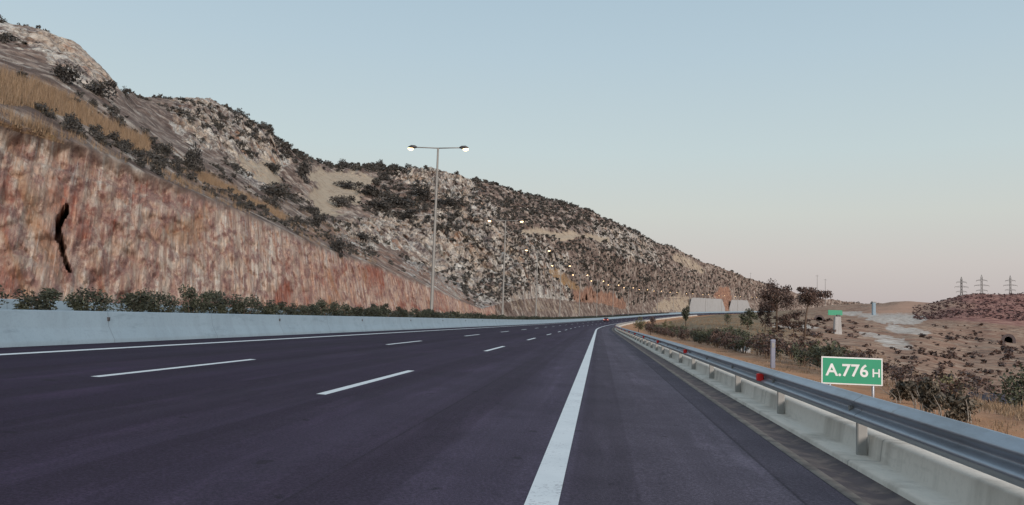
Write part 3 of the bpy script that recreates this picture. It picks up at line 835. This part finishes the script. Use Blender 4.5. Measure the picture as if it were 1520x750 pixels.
for px, py, wpx, hpx, lab in big_bushes:
    q = on_hill(px, py+hpx*.30)
    r = float(np.hypot(q[0], q[1]))
    sx_, sz_ = wpx*r/FPX/1.6, hpx*r/FPX/1.35
    single('hillside_bush', random.choice(dproto), (q[0], q[1], q[2]-sz_*.25), lab, 'bush', None, random.uniform(0, 6), (sx_, sx_*.8, sz_))
# scattered: size and density follow the hillside zones
dens = ((1-cutm)*(1-np.clip(grass*1.4, 0, 1))*(1-np.clip(sand*1.3, 0, 1))*(1-np.clip(soil*1.2, 0, 1))*(1-.62*np.clip(crag*1.2, 0, 1)))
dens = dens*((HT > 1.08) & (HT < 4.02))
patchn = fbm(P2/38., 4, 71).reshape(NR, NA)
dens = dens*np.where(hx > 700, sstep(-.62, .12, patchn), sstep(-.18, .28, patchn))
cell = np.abs(np.gradient(hx, axis=1)*np.gradient(hy, axis=0))      # seen size of each cell
dens = dens*np.clip(cell, 0, 12)*np.where(hx > 700, 2.1, 1.0)
ridge = ((HT > 3.82) & (HT < 4.03))
dens = dens*np.where(ridge, 1.5, 1.0)
dens[:, (azs < ray(-30, 300)[0])] *= .3
pr = dens.ravel()/dens.sum()
NB = 7000
pick = RNG.choice(len(pr), NB, p=pr)
loc = P2[pick]; dd = dist[pick]
tsel = HT.ravel()[pick]
sz = (.50+.95*RNG.random(NB)**2.0)*np.where(hx.ravel()[pick] > 700, .62, 1.0)*np.clip(dd/230., .55, 2.3)*1.2
appear = sz/dd
order = np.argsort(-appear)
GL = 'small dark scrub bush scattered over the rocky mountainside'
for q in order[:277]:
    single('scrub_bush', random.choice(sproto), loc[q]+np.array([0, 0, -.15*sz[q]]), GL, 'bush', 'scrub bushes on the mountainside', random.uniform(0, 6), (sz[q], sz[q], sz[q]*random.uniform(.75, 1.15)))
def mass(name, locs, sizes, protos, mat, label, cat, flatten=.9):
    Vs, Fs, ts, b = [], [], [], 0
    for p, s in zip(locs, sizes):
        V, F, t = protos[random.randrange(len(protos))]
        a = random.uniform(0, 6.28); ca, sa = math.cos(a), math.sin(a)
        W = np.stack([V[:, 0]*ca-V[:, 1]*sa, V[:, 0]*sa+V[:, 1]*ca, V[:, 2]*flatten], -1)*s
        Vs.append(W+p); Fs.append(F+b); ts.append(np.clip(t+random.uniform(-.2, .2), 0, 1)); b += len(V)
    return tag(mesh_obj(name, np.concatenate(Vs), np.concatenate(Fs), mat, attrs={'tone': np.concatenate(ts)}), label, cat, kind='stuff')
tiny = []
for k in range(8):
    V, F, t = leaf_cloud(34, (1, 1, .7), .34, 300+k, 6, .2); V[:, 2] += .4
    tiny.append((V, F, t))
rest = order[277:]
mass('scrub', loc[rest]-np.array([0, 0, .1]), sz[rest], tiny, MT['scrub_leaf'], 'dark low scrub covering the mountainside', 'scrub')
# rocks lying on the mountainside: broken boulders as one scatter is the hill's own relief

# scrub on the red hill and in the valley
def seen_ground(n, px0, px1, r0, r1):
    a = RNG.uniform(ray(px0, 470)[0], ray(px1, 470)[0], n); r = np.exp(RNG.uniform(math.log(r0), math.log(r1), n))
    x, y = r*np.sin(a), r*np.cos(a)
    return np.stack([x, y, ground_z(x, y)], -1), r
L1, r1 = seen_ground(1700, 1355, 1600, 520, 830)
mass('scrub', L1, .5+1.3*RNG.random(len(L1))**2, tiny, MT['redscrub'], 'maroon brown scrub covering the red hill', 'scrub', .7)
L2, r2 = seen_ground(900, 1140, 1650, 60, 450)
gp = project(L2); PX, PY = gp[0], gp[1]
keep = (np.maximum.reduce([blob(1325, 473, 66, 12), blob(1342, 491, 46, 11), blob(1300, 508, 60, 9)]) < .3)
mass('scrub', L2[keep], (.3+.7*RNG.random(keep.sum())**2)*np.clip(r2[keep]/120, .5, 2.2), tiny, MT['maroon_leaf'], 'dry reddish scrub on the valley floor', 'scrub', .7)

# dry maroon shrubs behind the guard rail
mp = [shrub_proto('dry_shrub', 520, (1.05, 1.05, .72), .085, 400+k, MT['maroon_leaf'], 7, .72, 13) for k in range(5)]
gpz = [shrub_proto('green_shrub', 520, (1.0, 1.0, .8), .085, 430+k, MT['green_leaf'], 7, .8, 13) for k in range(3)]
usedm, usedg = set(), set()
ML = 'dry maroon brown shrub in the ragged row behind the guardrail'
GLb = 'dark green shrub among the maroon shrubs behind the guardrail'
def gpos(s, X):
    q = road(s, X); return np.array([q[0], q[1], float(ground_z(np.array([q[0]]), np.array([q[1]]))[0])])
k = 0
s = 24.0
while s < 210:
    for row in range(2):
        X = 10.3+row*2.1+random.uniform(-.6, .6)
        pj = project(gpos(s, X)[None])[0][0]
        if pj > 1445 or (1325 < pj and random.random() < .5): continue
        if random.random() < (.94 if row == 0 else .6):
            h = random.uniform(.75, 1.2)*(1.0 if s < 120 else .9)*(.68 if s < 34 else 1)
            w_ = random.uniform(.8, 1.15)
            if random.random() < .58:
                q = random.randrange(5)
                plant('dry_shrub', mp[q], gpos(s, X), ML, 'shrub', 'dry shrubs behind the guardrail', random.uniform(0, 6), (w_, w_, h), q not in usedm); usedm.add(q)
            else:
                q = random.randrange(3)
                plant('green_shrub', gpz[q], gpos(s, X), GLb, 'shrub', 'green shrubs behind the guardrail', random.uniform(0, 6), (w_, w_, h*1.05), q not in usedg); usedg.add(q)
    s += random.uniform(1.5, 2.3)*(1 if s < 90 else 1.5)
for u, pp in ((usedm, mp), (usedg, gpz)):
    for q in set(range(len(pp)))-u:
        for o in pp[q]: bpy.data.objects.remove(o)

# trees and single plants to the right of the road
def tree(name, px, py_base, r, h, crown_h, crown_w, trunk_r, label, cat, mat, seed, n=900, size=.16, lean=0.0, clumps=14, z=None):
    b = on_ground(px, py_base, r)
    if z is not None: b[2] = z
    t = tag(empty(name, b), label, cat)
    g = random.Random(seed)
    mb = MB()
    top = h-crown_h*.5
    mb.tube([(0, 0, -.4), (lean*.3, 0, top*.5), (lean, 0, top)], [trunk_r*1.25, trunk_r, trunk_r*.6], 8)
    for k in range(7):
        a = g.uniform(0, 6.28); q = g.uniform(.5, .85)
        mb.tube([(lean*.8, 0, top*g.uniform(.7, .95)), (lean+math.cos(a)*crown_w*.25, math.sin(a)*crown_w*.25, h-crown_h*.55), (lean+math.cos(a)*crown_w*.5*q, math.sin(a)*crown_w*.5*q, h-crown_h*g.uniform(.3, .6))], [trunk_r*.5, trunk_r*.3, .03], 5)
    mb.build('trunk', MT['bark'], t, True)
    V, F, tn = leaf_cloud(n, (crown_w/2*1.05, crown_w/2*1.05, crown_h/2*1.05), size, seed, clumps, .45)
    V += np.array([lean, 0, h-crown_h/2])
    mesh_obj('crown', V, F, mat, t, attrs={'tone': tn})
    return t
def size_at(r, px): return px*r/FPX
tree('pine_tree', 1153, 452, 170, 10.0, 6.4, 6.4, .18, 'dark umbrella pine with a rounded crown against the sky', 'tree', MT['maroon_leaf'], 501, 3400, .20, 0, 18)
tree('pine_tree', 1194, 452, 150, 9.9, 3.6, 6.2, .16, 'wind swept dark pine leaning right against the sky', 'tree', MT['maroon_leaf'], 502, 2600, .19, .9, 11)
tree('young_tree', 1018, 470, 190, 4.9, 3.4, 2.1, .07, 'slim young tree in two tufts before the white retaining wall', 'tree', MT['green_leaf'], 503, 1000, .17, 0, 7)
tree('round_tree', 1110, 470, 150, 3.6, 3.0, 3.2, .10, 'dark round tree right of the white retaining wall', 'tree', MT['green_leaf'], 504, 1800, .15)
tree('bushy_tree', 1136, 466, 160, 6.0, 5.4, 2.6, .08, 'narrow maroon tree below the umbrella pine', 'tree', MT['maroon_leaf'], 505, 1500, .17)
tree('bushy_tree', 1178, 462, 170, 4.4, 4.0, 6.4, .08, 'low wide maroon tree under the leaning pine', 'tree', MT['maroon_leaf'], 506, 2000, .18)
tree('young_tree', 1080, 466, 210, 3.2, 2.8, 2.2, .07, 'small dark tree in front of the orange earth patch', 'tree', MT['green_leaf'], 507, 500, .14)
tree('bushy_tree', 948, 478, 135, 2.7, 2.6, 2.5, .06, 'olive bush tree at the inside of the road bend', 'tree', MT['olive_leaf'], 508, 700, .12)
tree('bushy_tree', 966, 478, 130, 2.8, 2.7, 2.3, .06, 'maroon bush tree beside the olive one at the road bend', 'tree', MT['maroon_leaf'], 509, 700, .12)
tree('young_tree', 993, 474, 150, 2.6, 2.4, 2.2, .05, 'yellow green young tree left of the slim two tufted tree', 'tree', MT['olive_leaf'], 510, 600, .13)
tree('round_tree', 1512, 560, 60, 3.6, 3.4, 3.0, .10, 'dark round tree at the right edge of the valley', 'tree', MT['green_leaf'], 511, 900, .14)
tree('bushy_tree', 1413, 520, 62, 2.6, 2.2, 2.4, .06, 'yellow olive shrub tree beyond the pale stalked thicket', 'tree', MT['olive_leaf'], 512, 700, .10)

# thicket of pale leaning stalks with dark foliage, right of the sign
def thicket(px, py, r, h, wid, label, seed, n):
    b = on_ground(px, py, r)
    t = tag(empty('reed_thicket', b), label, 'thicket')
    g = random.Random(seed)
    mb = MB()
    for k in range(n):
        x0, y0 = g.uniform(-.5, .5)*wid, g.uniform(-.4, .4)*wid
        l = g.uniform(.5, 1.0)*h; q = g.uniform(.05, .55)
        mb.tube([(x0, y0, -.1), (x0-.12*q, y0, l*.5), (x0-q*.55, y0+g.uniform(-.2, .2), l)], [.011, .009, .004], 5)
    mb.build('stalk', MT['stalk'], t)
    V, F, tn = leaf_cloud(1500, (wid*.6, wid*.5, h*.55), .055, seed, 17, .2)
    V[:, 2] = np.maximum(V[:, 2]+h*.55, .02)
    mesh_obj('foliage', V, F, MT['thicket_leaf'], t, attrs={'tone': tn})
thicket(1378, 572, 20.5, .7, .5, 'upright clump of pale stalks and dark leaves right of the green sign', 601, 14)
thicket(1418, 590, 19.5, .55, .75, 'leaning clump of pale stalks nearest the lower side road', 602, 20)
thicket(1345, 562, 23, .6, .6, 'short clump of stalks between the sign and the upright clump', 603, 8)

# dry grass
def make_grass(name, pts, h, mat, label, per=7):
    n = len(pts); g = RNG
    N = n*per
    base = np.repeat(pts, per, 0)+np.concatenate([g.normal(size=(N, 2))*.07, np.zeros((N, 1))], 1)
    hh = np.repeat(h*(.5+g.random(n)), per)*(.6+.6*g.random(N))
    a = g.uniform(0, 6.28, N); ln = g.uniform(.1, .6, N)*hh
    dx, dy = np.cos(a), np.sin(a)
    wd = .009+.012*hh
    V = np.stack([base+np.stack([-dy*wd, dx*wd, 0*a-.02], -1), base+np.stack([dy*wd, -dx*wd, 0*a-.02], -1), base+np.stack([dx*ln, dy*ln, hh], -1)], 1).reshape(-1, 3)
    t = np.repeat(np.clip(np.repeat(g.random(n), per)*.6+.4*g.random(N), 0, 1), 3)
    return tag(mesh_obj(name, V, np.arange(3*N).reshape(N, 3), mat, attrs={'tone': t}), label, 'grass', kind='stuff')
n = 5200
s_ = 3+120*RNG.random(n)**1.5; X_ = 3.5+7.5*np.sqrt(RNG.random(n))
q = road(s_, X_); q[:, 2] = ground_z(q[:, 0], q[:, 1])
cl = fbm(q/2.0, 3, 91)
make_grass('dry_grass', q[cl > .12], .10, MT['straw'], 'short dry straw tufts on the brown verge', 7)
n = 9000
s_ = 26+430*RNG.random(n)**1.3; X_ = 9.5+34*RNG.random(n)
q = road(s_, X_); q[:, 2] = ground_z(q[:, 0], q[:, 1])
cl = fbm(q/6.0, 3, 93)
make_grass('dry_grass', q[cl > -.1], .42, MT['straw'], 'olive straw grass on the rise behind the shrubs', 6)
n = 800
s_ = 14+12*RNG.random(n); X_ = 9.2+3.0*RNG.random(n)
q = road(s_, X_); q[:, 2] = ground_z(q[:, 0], q[:, 1])
make_grass('dry_grass', q, .13, MT['straw'], 'golden straw tufts at the edge of the embankment', 7)
gi = np.where((grass.ravel() > .45) & (RNG.random(grass.size) < .35) & (dist < 170))[0]
gi = RNG.choice(gi, min(9000, len(gi)), replace=False)
grass_pts = P2[gi]
make_grass('dry_grass', grass_pts, .75, MT['straw'], 'tall ochre dry grass on the band above the red cut', 6)
ni = np.where((HT.ravel() > 1.0) & (HT.ravel() < 2.2) & (cutm.ravel() < .1) & (hx.ravel() < 560) & (hx.ravel() > -60))[0]
ni = RNG.choice(ni, 5000, replace=False)
ni = ni[fbm(P2[ni]/9., 3, 97) > 0]
make_grass('dry_grass', P2[ni], .5, MT['straw'], 'scattered dry grass tufts on the brown slope above the cut', 6)
# ------------------------------------------------------------------ street lamps along the median
def street_lamp():
    r = empty('street_lamp')
    H = 15.95
    mb = MB(); mb.tube([(0, 0, -.3), (0, 0, 4), (0, 0, 9), (0, 0, H)], [.17, .145, .12, .085], 12); mb.box((0, 0, .12), (.5, .5, .3), bevel=.06)
    mb.build('pole', MT['pole'], r, False)
    for d in (-1, 1):
        a = MB(); a.tube([(0, 0, H-.02), (d*1.2, 0, H+.02), (d*2.08, 0, H+.04)], [.055, .05, .045], 8); a.build('arm', MT['pole'], r, True)
        hd = MB()
        hd.tube([(d*1.94, 0, H+.05), (d*2.14, 0, H+.08), (d*2.49, 0, H+.08), (d*2.76, 0, H+.03)], [.06, .15, .17, .06], 8)
        h_ = hd.build('lamp_head', MT['housing'], r, True)
        bm = MB(); bm.tube([(d*2.28, 0, H-.03), (d*2.36, 0, H-.11), (d*2.54, 0, H-.13), (d*2.68, 0, H-.09), (d*2.76, 0, H-.02)], [.04, .12, .145, .11, .04], 10)
        bm.build('bulb', MT['bulb'], h_, True)
    return r
lamp = street_lamp(); lk = tree_of(lamp)
LS = [72, 126, 180, 234, 288, 342, 396, 450, 504, 558, 618, 680, 742, 804, 866, 930, 1000]
ordn = ['nearest and tallest', 'second nearest', 'third nearest', 'fourth nearest', 'fifth nearest', 'sixth nearest', 'seventh nearest', 'eighth nearest', 'ninth nearest', 'tenth nearest', 'eleventh nearest', 'twelfth nearest', 'thirteenth nearest', 'fourteenth nearest', 'fifteenth nearest', 'second most distant', 'most distant']
for s, nm in zip(LS, ordn):
    p = road(s, -14.8, .1)
    o = lamp if s == 72 else copy_tree(lamp, lk, p, heading(s))
    o.location = p; o.rotation_euler = (0, 0, heading(s))
    tag(o, nm+' lit double arm street lamp in the median', 'street lamp', 'street lamps along the median')

# ------------------------------------------------------------------ red car ahead
def car(s, X):
    r = tag(empty('car', road(s, X), heading(s)), 'small dark red car driving away in the middle lane', 'car')
    def hull(pts, hw, inset, mat, name, par, y_in=0.0):
        n = len(pts); V = []
        for sgn, f in ((-1, 1), (1, 1)):
            for y, z in pts:
                V.append((sgn*(hw-(inset*max(0, z-.75))), y, z))
        F = [tuple(range(n)), tuple(range(2*n-1, n-1, -1))]+[(k, n+k, n+(k+1) % n, (k+1) % n) for k in range(n)]
        o = mesh_obj(name, V, F, mat, par)
        b = o.modifiers.new('edge', 'BEVEL'); b.width = .05; b.segments = 2; b.limit_method = 'ANGLE'
        return o
    hull([(-2.05, .30), (2.0, .28), (2.12, .5), (2.02, .78), (1.1, .95), (-1.85, 1.0), (-2.1, .9), (-2.13, .5)], .86, .05, MT['carpaint'], 'body', r)
    hull([(1.1, .93), (.35, 1.38), (-.3, 1.47), (-1.35, 1.43), (-1.9, .98)], .80, .26, MT['glass'], 'window', r)
    hull([(.30, 1.40), (-.3, 1.49), (-1.35, 1.45), (-1.4, 1.41), (-.3, 1.44), (.3, 1.36)], .80, .26, MT['carpaint'], 'roof', r)
    for sx_ in (-1, 1):
        for y in (-1.3, 1.32):
            m = MB(); m.tube([(sx_*.66, y, .31), (sx_*.86, y, .31)], .31, 14); wl = m.build('wheel', MT['black'], r)
            m = MB(); m.tube([(sx_*.80, y, .31), (sx_*.87, y, .31)], .18, 10); m.build('rim', MT['steel'], wl)
        m = MB(); m.box((sx_*.68, -2.11, .82), (.26, .08, .2), bevel=.02); m.build('tail_light', MT['tail'], r)
    m = MB(); m.box((0, -2.13, .55), (1.5, .1, .22), bevel=.03); m.build('bumper', MT['black'], r)
car(296, -6.0)

# ------------------------------------------------------------------ green sign behind the rail
def text_mesh(name, txt, size, mat, parent, loc, rot):
    c = bpy.data.curves.new(name, 'FONT'); c.body = txt; c.size = size; c.align_x = 'CENTER'; c.align_y = 'CENTER'; c.extrude = .002; c.offset = size*.018
    o = bpy.data.objects.new(name, c); COL.objects.link(o)
    dg = bpy.context.evaluated_depsgraph_get()
    me = bpy.data.meshes.new_from_object(o.evaluated_get(dg)); bpy.data.objects.remove(o)
    me.materials.clear(); me.materials.append(mat)
    q = bpy.data.objects.new(name, me); COL.objects.link(q); q.parent = parent; q.location = loc; q.rotation_euler = rot
    return q
rs = 17.5
ctr = point(1264.5, 551, rs); base = on_ground(1264, 571, rs)
sg_ = tag(empty('road_sign', (ctr[0], ctr[1], base[2]), math.radians(-4)), 'low green rectangular road sign with white lettering behind the guardrail', 'road sign')
W_, H_ = 1.13, .53
zc = ctr[2]-base[2]
mb = MB(); mb.box((0, .012, zc), (W_, .024, H_)); mb.build('board', MT['white'], sg_)
mb = MB(); mb.box((0, -.003, zc), (W_-.05, .006, H_-.05)); mb.build('panel', MT['green'], sg_)
text_mesh('lettering', 'A.776', .33, MT['white'], sg_, (-.09, -.009, zc-.0), (math.pi/2, 0, 0))
text_mesh('lettering', 'H', .22, MT['white'], sg_, (.445, -.009, zc-.03), (math.pi/2, 0, 0))
for d in (-.4, .4):
    mb = MB(); mb.tube([(d, .05, -.3), (d, .05, zc+H_/2-.05)], .028, 8); mb.build('leg', MT['steel'], sg_, True)

# blue grey roadside post
b = on_ground(1147, 547)
r = tag(empty('marker_post', b), 'blue grey upright roadside post in front of the maroon shrubs', 'marker post')
mb = MB(); mb.box((0, 0, .55), (.20, .14, 1.3), bevel=.03); mb.build('post', MT['post_blue'], r)
mb = MB(); mb.box((0, 0, 1.24), (.24, .18, .09), bevel=.03, taper=.7); mb.build('cap', MT['post_blue'], r)
mb = MB(); mb.box((0, -.075, 1.02), (.12, .012, .2), bevel=.01); mb.build('reflector', MT['pole'], r)

# pale pillar with a small green board, far behind the shrubs
b = on_ground(1243, 496)
rp_ = float(np.hypot(b[0], b[1])); q_ = rp_/FPX
r = tag(empty('signpost', b), 'white concrete pillar carrying a small green board beyond the shrubs', 'signpost')
zt = point(1243, 472, rp_)[2]-b[2]
mb = MB(); mb.box((0, 0, zt/2), (11*q_, 8*q_, zt+.6), bevel=1.2*q_, taper=.75); mb.build('pillar', MT['wall'], r)
mb = MB(); mb.box((-3*q_, 0, zt+7*q_), (19*q_, 1.2*q_, 7*q_)); mb.build('board', MT['green'], r)
mb = MB(); mb.box((1*q_, 0, zt+2*q_), (5*q_, 3*q_, 4.6*q_), bevel=.4*q_); mb.build('bracket', MT['housing'], r)
# pale tower on the skyline dip
b = on_ground(1297, 462, 640)
r = tag(empty('tower', b), 'small pale blue tower standing in the dip of the skyline', 'tower')
zt = point(1297, 449, 640)[2]-b[2]
mb = MB(); mb.box((0, 0, zt/2-1), (2.6, 2.6, zt+2), bevel=.5, taper=.85); mb.build('shaft', MT['barrier'], r)
mb = MB(); mb.box((0, 0, zt+.3), (3.0, 3.0, .7), bevel=.5); mb.build('cap', MT['wall'], r)

# concrete drain chute on the grassy rise
p0, p1 = on_ground(1068, 474, 95), on_ground(1107, 500, 60)
d = p1-p0; mb = MB()
ln = float(np.hypot(d[0], d[1])); nx, ny = -d[1]/ln, d[0]/ln
V, F = [], []
cs = [(-.32, .22), (-.22, .22), (-.12, .02), (.12, .02), (.22, .22), (.32, .22), (.32, -.3), (-.32, -.3)]
for i in range(15):
    q = p0+d*i/14; q[2] = float(ground_z(np.array([q[0]]), np.array([q[1]]))[0])+.12
    V += [(q[0]+nx*a, q[1]+ny*a, q[2]+h) for a, h in cs]
F = [(i*8+k, i*8+(k+1) % 8, i*8+8+(k+1) % 8, i*8+8+k) for i in range(14) for k in range(8)]+[tuple(range(8))[::-1], tuple(range(112, 120))]
tag(mesh_obj('drain_channel', V, F, MT['wall']), 'pale concrete drain channel slanting down the grassy rise', 'drain')

# retaining walls at the foot of the far slope
def rwall(px0, px1, py_top, label, mat, X=-30.7):
    sgr = np.arange(400, 1250, 2.0)
    P_ = road(sgr, X); x_, y_, _ = project(P_)
    s0, s1 = np.interp(px0, x_, sgr), np.interp(px1, x_, sgr)
    q = np.linspace(s0-6, s1+6, 40); mid = road((s0+s1)/2, X)
    r_ = float(np.hypot(mid[0], mid[1])); h = point((px0+px1)/2, py_top, r_)[2]-mid[2]
    V = []
    for qq in q:
        hh = h*(.25+.75*min(1, (qq-q[0])/10, (q[-1]-qq)/10))+.25*math.floor(random.uniform(0, 2.5))
        V += [tuple(road(qq, x_)+np.array([0, 0, z_])) for x_, z_ in ((X, -.4), (X-.06*hh, hh), (X-.06*hh-.7, hh), (X-1.6, -.4))]
    F = [(i*4+k, i*4+4+k, i*4+4+(k+1) % 4, i*4+(k+1) % 4) for i in range(39) for k in range(4)]+[(0, 1, 2, 3), (159, 158, 157, 156)]
    o = mesh_obj('retaining_wall', V, F, mat, attrs={'along': np.repeat(q, 4)})
    return tag(o, label, 'wall')
rwall(1027, 1074, 443.5, 'tall white concrete retaining wall beside the orange earth patch', MT['wall'])
rwall(1086, 1112, 446, 'pale grey retaining wall right of the orange earth patch', MT['wall'], -30.4)

# side road low in the valley
qs = [on_ground(px, py, rr) for px, py, rr in ((1475, 560, 92), (1497, 577, 74), (1530, 600, 58), (1600, 640, 46))]
qs = np.array(qs)
tq = np.linspace(0, 3, 22)
C_ = np.stack([np.interp(tq, range(4), qs[:, k]) for k in range(3)], -1); C_[:, 2] = ground_z(C_[:, 0], C_[:, 1])+.12
tg = np.gradient(C_, axis=0); nn = np.stack([-tg[:, 1], tg[:, 0]], -1); nn /= np.linalg.norm(nn, axis=1)[:, None]
def strip(name, o0, o1, dz, mat, thick=.35):
    a = C_.copy(); a[:, :2] += nn*o0; a[:, 2] += dz
    b_ = C_.copy(); b_[:, :2] += nn*o1; b_[:, 2] += dz
    lo = np.array([0, 0, thick])
    V = np.stack([a, b_, b_-lo, a-lo], 1).reshape(-1, 3)
    F = np.array([(i*4+k, i*4+(k+1) % 4, i*4+4+(k+1) % 4, i*4+4+k) for i in range(len(C_)-1) for k in range(4)])
    return mesh_obj(name, V, F, mat)
tag(strip('side_road', -3.2, 3.2, 0, MT['asphalt']), 'narrow blue grey side road low in the valley', 'road', kind='structure')
tag(strip('kerb', 3.2, 3.5, .12, MT['kerb'], .5), 'pale kerb along the lower side road', 'kerb', kind='structure')

# tunnel portals
def portal(px, py, r, w_, h_, label):
    b = on_ground(px, py, r); a = ray(px, py)[0]
    t = tag(empty('tunnel_portal', b, -a), label, 'tunnel portal')
    n = 16
    arch = [(-w_/2, 0)]+[(-w_/2*math.cos(math.pi*k/n), h_*.45+h_*.55*math.sin(math.pi*k/n)) for k in range(n+1)]+[(w_/2, 0)]
    V, F = [], []
    outer = [(-w_/2-.9, 0)]+[(-(w_/2+.9)*math.cos(math.pi*k/n), h_*.45+(h_*.55+.9)*math.sin(math.pi*k/n)) for k in range(n+1)]+[(w_/2+.9, 0)]
    m = len(arch)
    for y in (0, 9):
        V += [(x, y, z-.3) for x, z in arch]
        V += [(x, y, z-.3) for x, z in outer]
    F = [(k, k+1, m+k+1, m+k) for k in range(m-1)]+[(k, 2*m+k, 2*m+k+1, k+1) for k in range(m-1)]+[(m+k, m+k+1, 3*m+k+1, 3*m+k) for k in range(m-1)]
    mesh_obj('arch', V, F, MT['gutter'], t)
    mesh_obj('back', [(x*.98, 8.9, z-.3) for x, z in arch], [tuple(range(m))], MT['black'], t)  # black sheet across the bore stands in for the darkness inside
portal(1497, 511, 330, 2.5, 2.3, 'dark arched culvert portal at the foot of the red hill')
portal(1216, 464, 420, 3.0, 2.4, 'small arched portal below the leaning pine')

# pylons beyond the red hill
def pylon():
    t = empty('pylon')
    H = 44.0
    mb = MB()
    def wd(z): return 3.6*(1-z/(H*.62))+.75 if z < H*.62 else .75
    zs = [0, 5, 10, 15, 20, 24, 27.3, 31, 34.5, 38, 41, H]
    for sx_ in (-1, 1):
        for sy_ in (-1, 1):
            mb.tube([(sx_*wd(z), sy_*wd(z), z) for z in zs[:-1]]+[(0, 0, H)], .20, 4)
    for i in range(len(zs)-2):
        z0, z1 = zs[i], zs[i+1]
        for c in range(4):
            a0 = [(-1, -1), (1, -1), (1, 1), (-1, 1)][c]; a1 = [(1, -1), (1, 1), (-1, 1), (-1, -1)][c]
            mb.tube([(a0[0]*wd(z0), a0[1]*wd(z0), z0), (a1[0]*wd(z1), a1[1]*wd(z1), z1)], .12, 4)
            mb.tube([(a1[0]*wd(z0), a1[1]*wd(z0), z0), (a0[0]*wd(z1), a0[1]*wd(z1), z1)], .12, 4)
            mb.tube([(a0[0]*wd(z1), a0[1]*wd(z1), z1), (a1[0]*wd(z1), a1[1]*wd(z1), z1)], .12, 4)
    mb.build('tower_frame', MT['lattice'], t)
    for z, l in ((26.5, 5.6), (32.0, 7.2), (37.5, 5.4)):
        m = MB()
        for sx_ in (-1, 1):
            for sy_ in (-1, 1):
                m.tube([(sx_*.7, sy_*.7, z), (sx_*l, 0, z+.2)], .15, 4); m.tube([(sx_*.7, sy_*.7, z+1.5), (sx_*l, 0, z+.2)], .13, 4)
            for q in (.35, .65):
                m.tube([(sx_*(.7+(l-.7)*q), 0, z), (sx_*(.7+(l-.7)*q), 0, z+1.5*(1-q)+.1)], .1, 4)
            m.tube([(sx_*(l-.2), 0, z+.2), (sx_*(l-.2), 0, z-1.4)], .12, 5)
        m.build('crossarm', MT['lattice'], t)
    return t
py = pylon(); pk = tree_of(py)
for (px, top, r, sc, lab) in ((1427, 411, 990, .92, 'leftmost of the three grey lattice pylons beyond the red hill'), (1457, 408, 980, .95, 'middle of the three grey lattice pylons beyond the red hill'), (1499.5, 409, 1040, .92, 'rightmost of the three grey lattice pylons beyond the red hill')):
    a, m = ray(px, top)
    z = EYE+r*m-44*sc
    o = py if px == 1427 else copy_tree(py, pk, (0, 0, 0))
    o.location = (r*math.sin(a), r*math.cos(a), z); o.rotation_euler = (0, 0, -a+random.uniform(-.2, .2)); o.scale = (sc, sc, sc)
    tag(o, lab, 'pylon', 'pylons beyond the red hill')
# thin masts on the far skyline
for px, top, bot, r, lab in ((1213, 408, 440, 600, 'thin mast rising behind the leaning pine'), (1225, 414, 446, 620, 'thin mast just right of the leaning pine'), (1114, 405, 416, 960, 'tiny mast on the long mountain ridge')):
    a, m = ray(px, bot); z0 = EYE+r*m; z1 = EYE+r*ray(px, top)[1]
    t = tag(empty('mast', (r*math.sin(a), r*math.cos(a), z0-3)), lab, 'mast')
    h = z1-z0+3
    mb = MB(); mb.tube([(0, 0, 0), (0, 0, h)], [.22, .10], 6); mb.build('pole', MT['lattice'], t)
    mb = MB(); mb.tube([(-1.1, 0, h-.8), (1.1, 0, h-.8)], .09, 5); mb.build('crossbar', MT['lattice'], t)

scene.cycles.max_bounces = 6
scene.cycles.sample_clamp_indirect = 4.0
scene.cycles.use_denoising = True
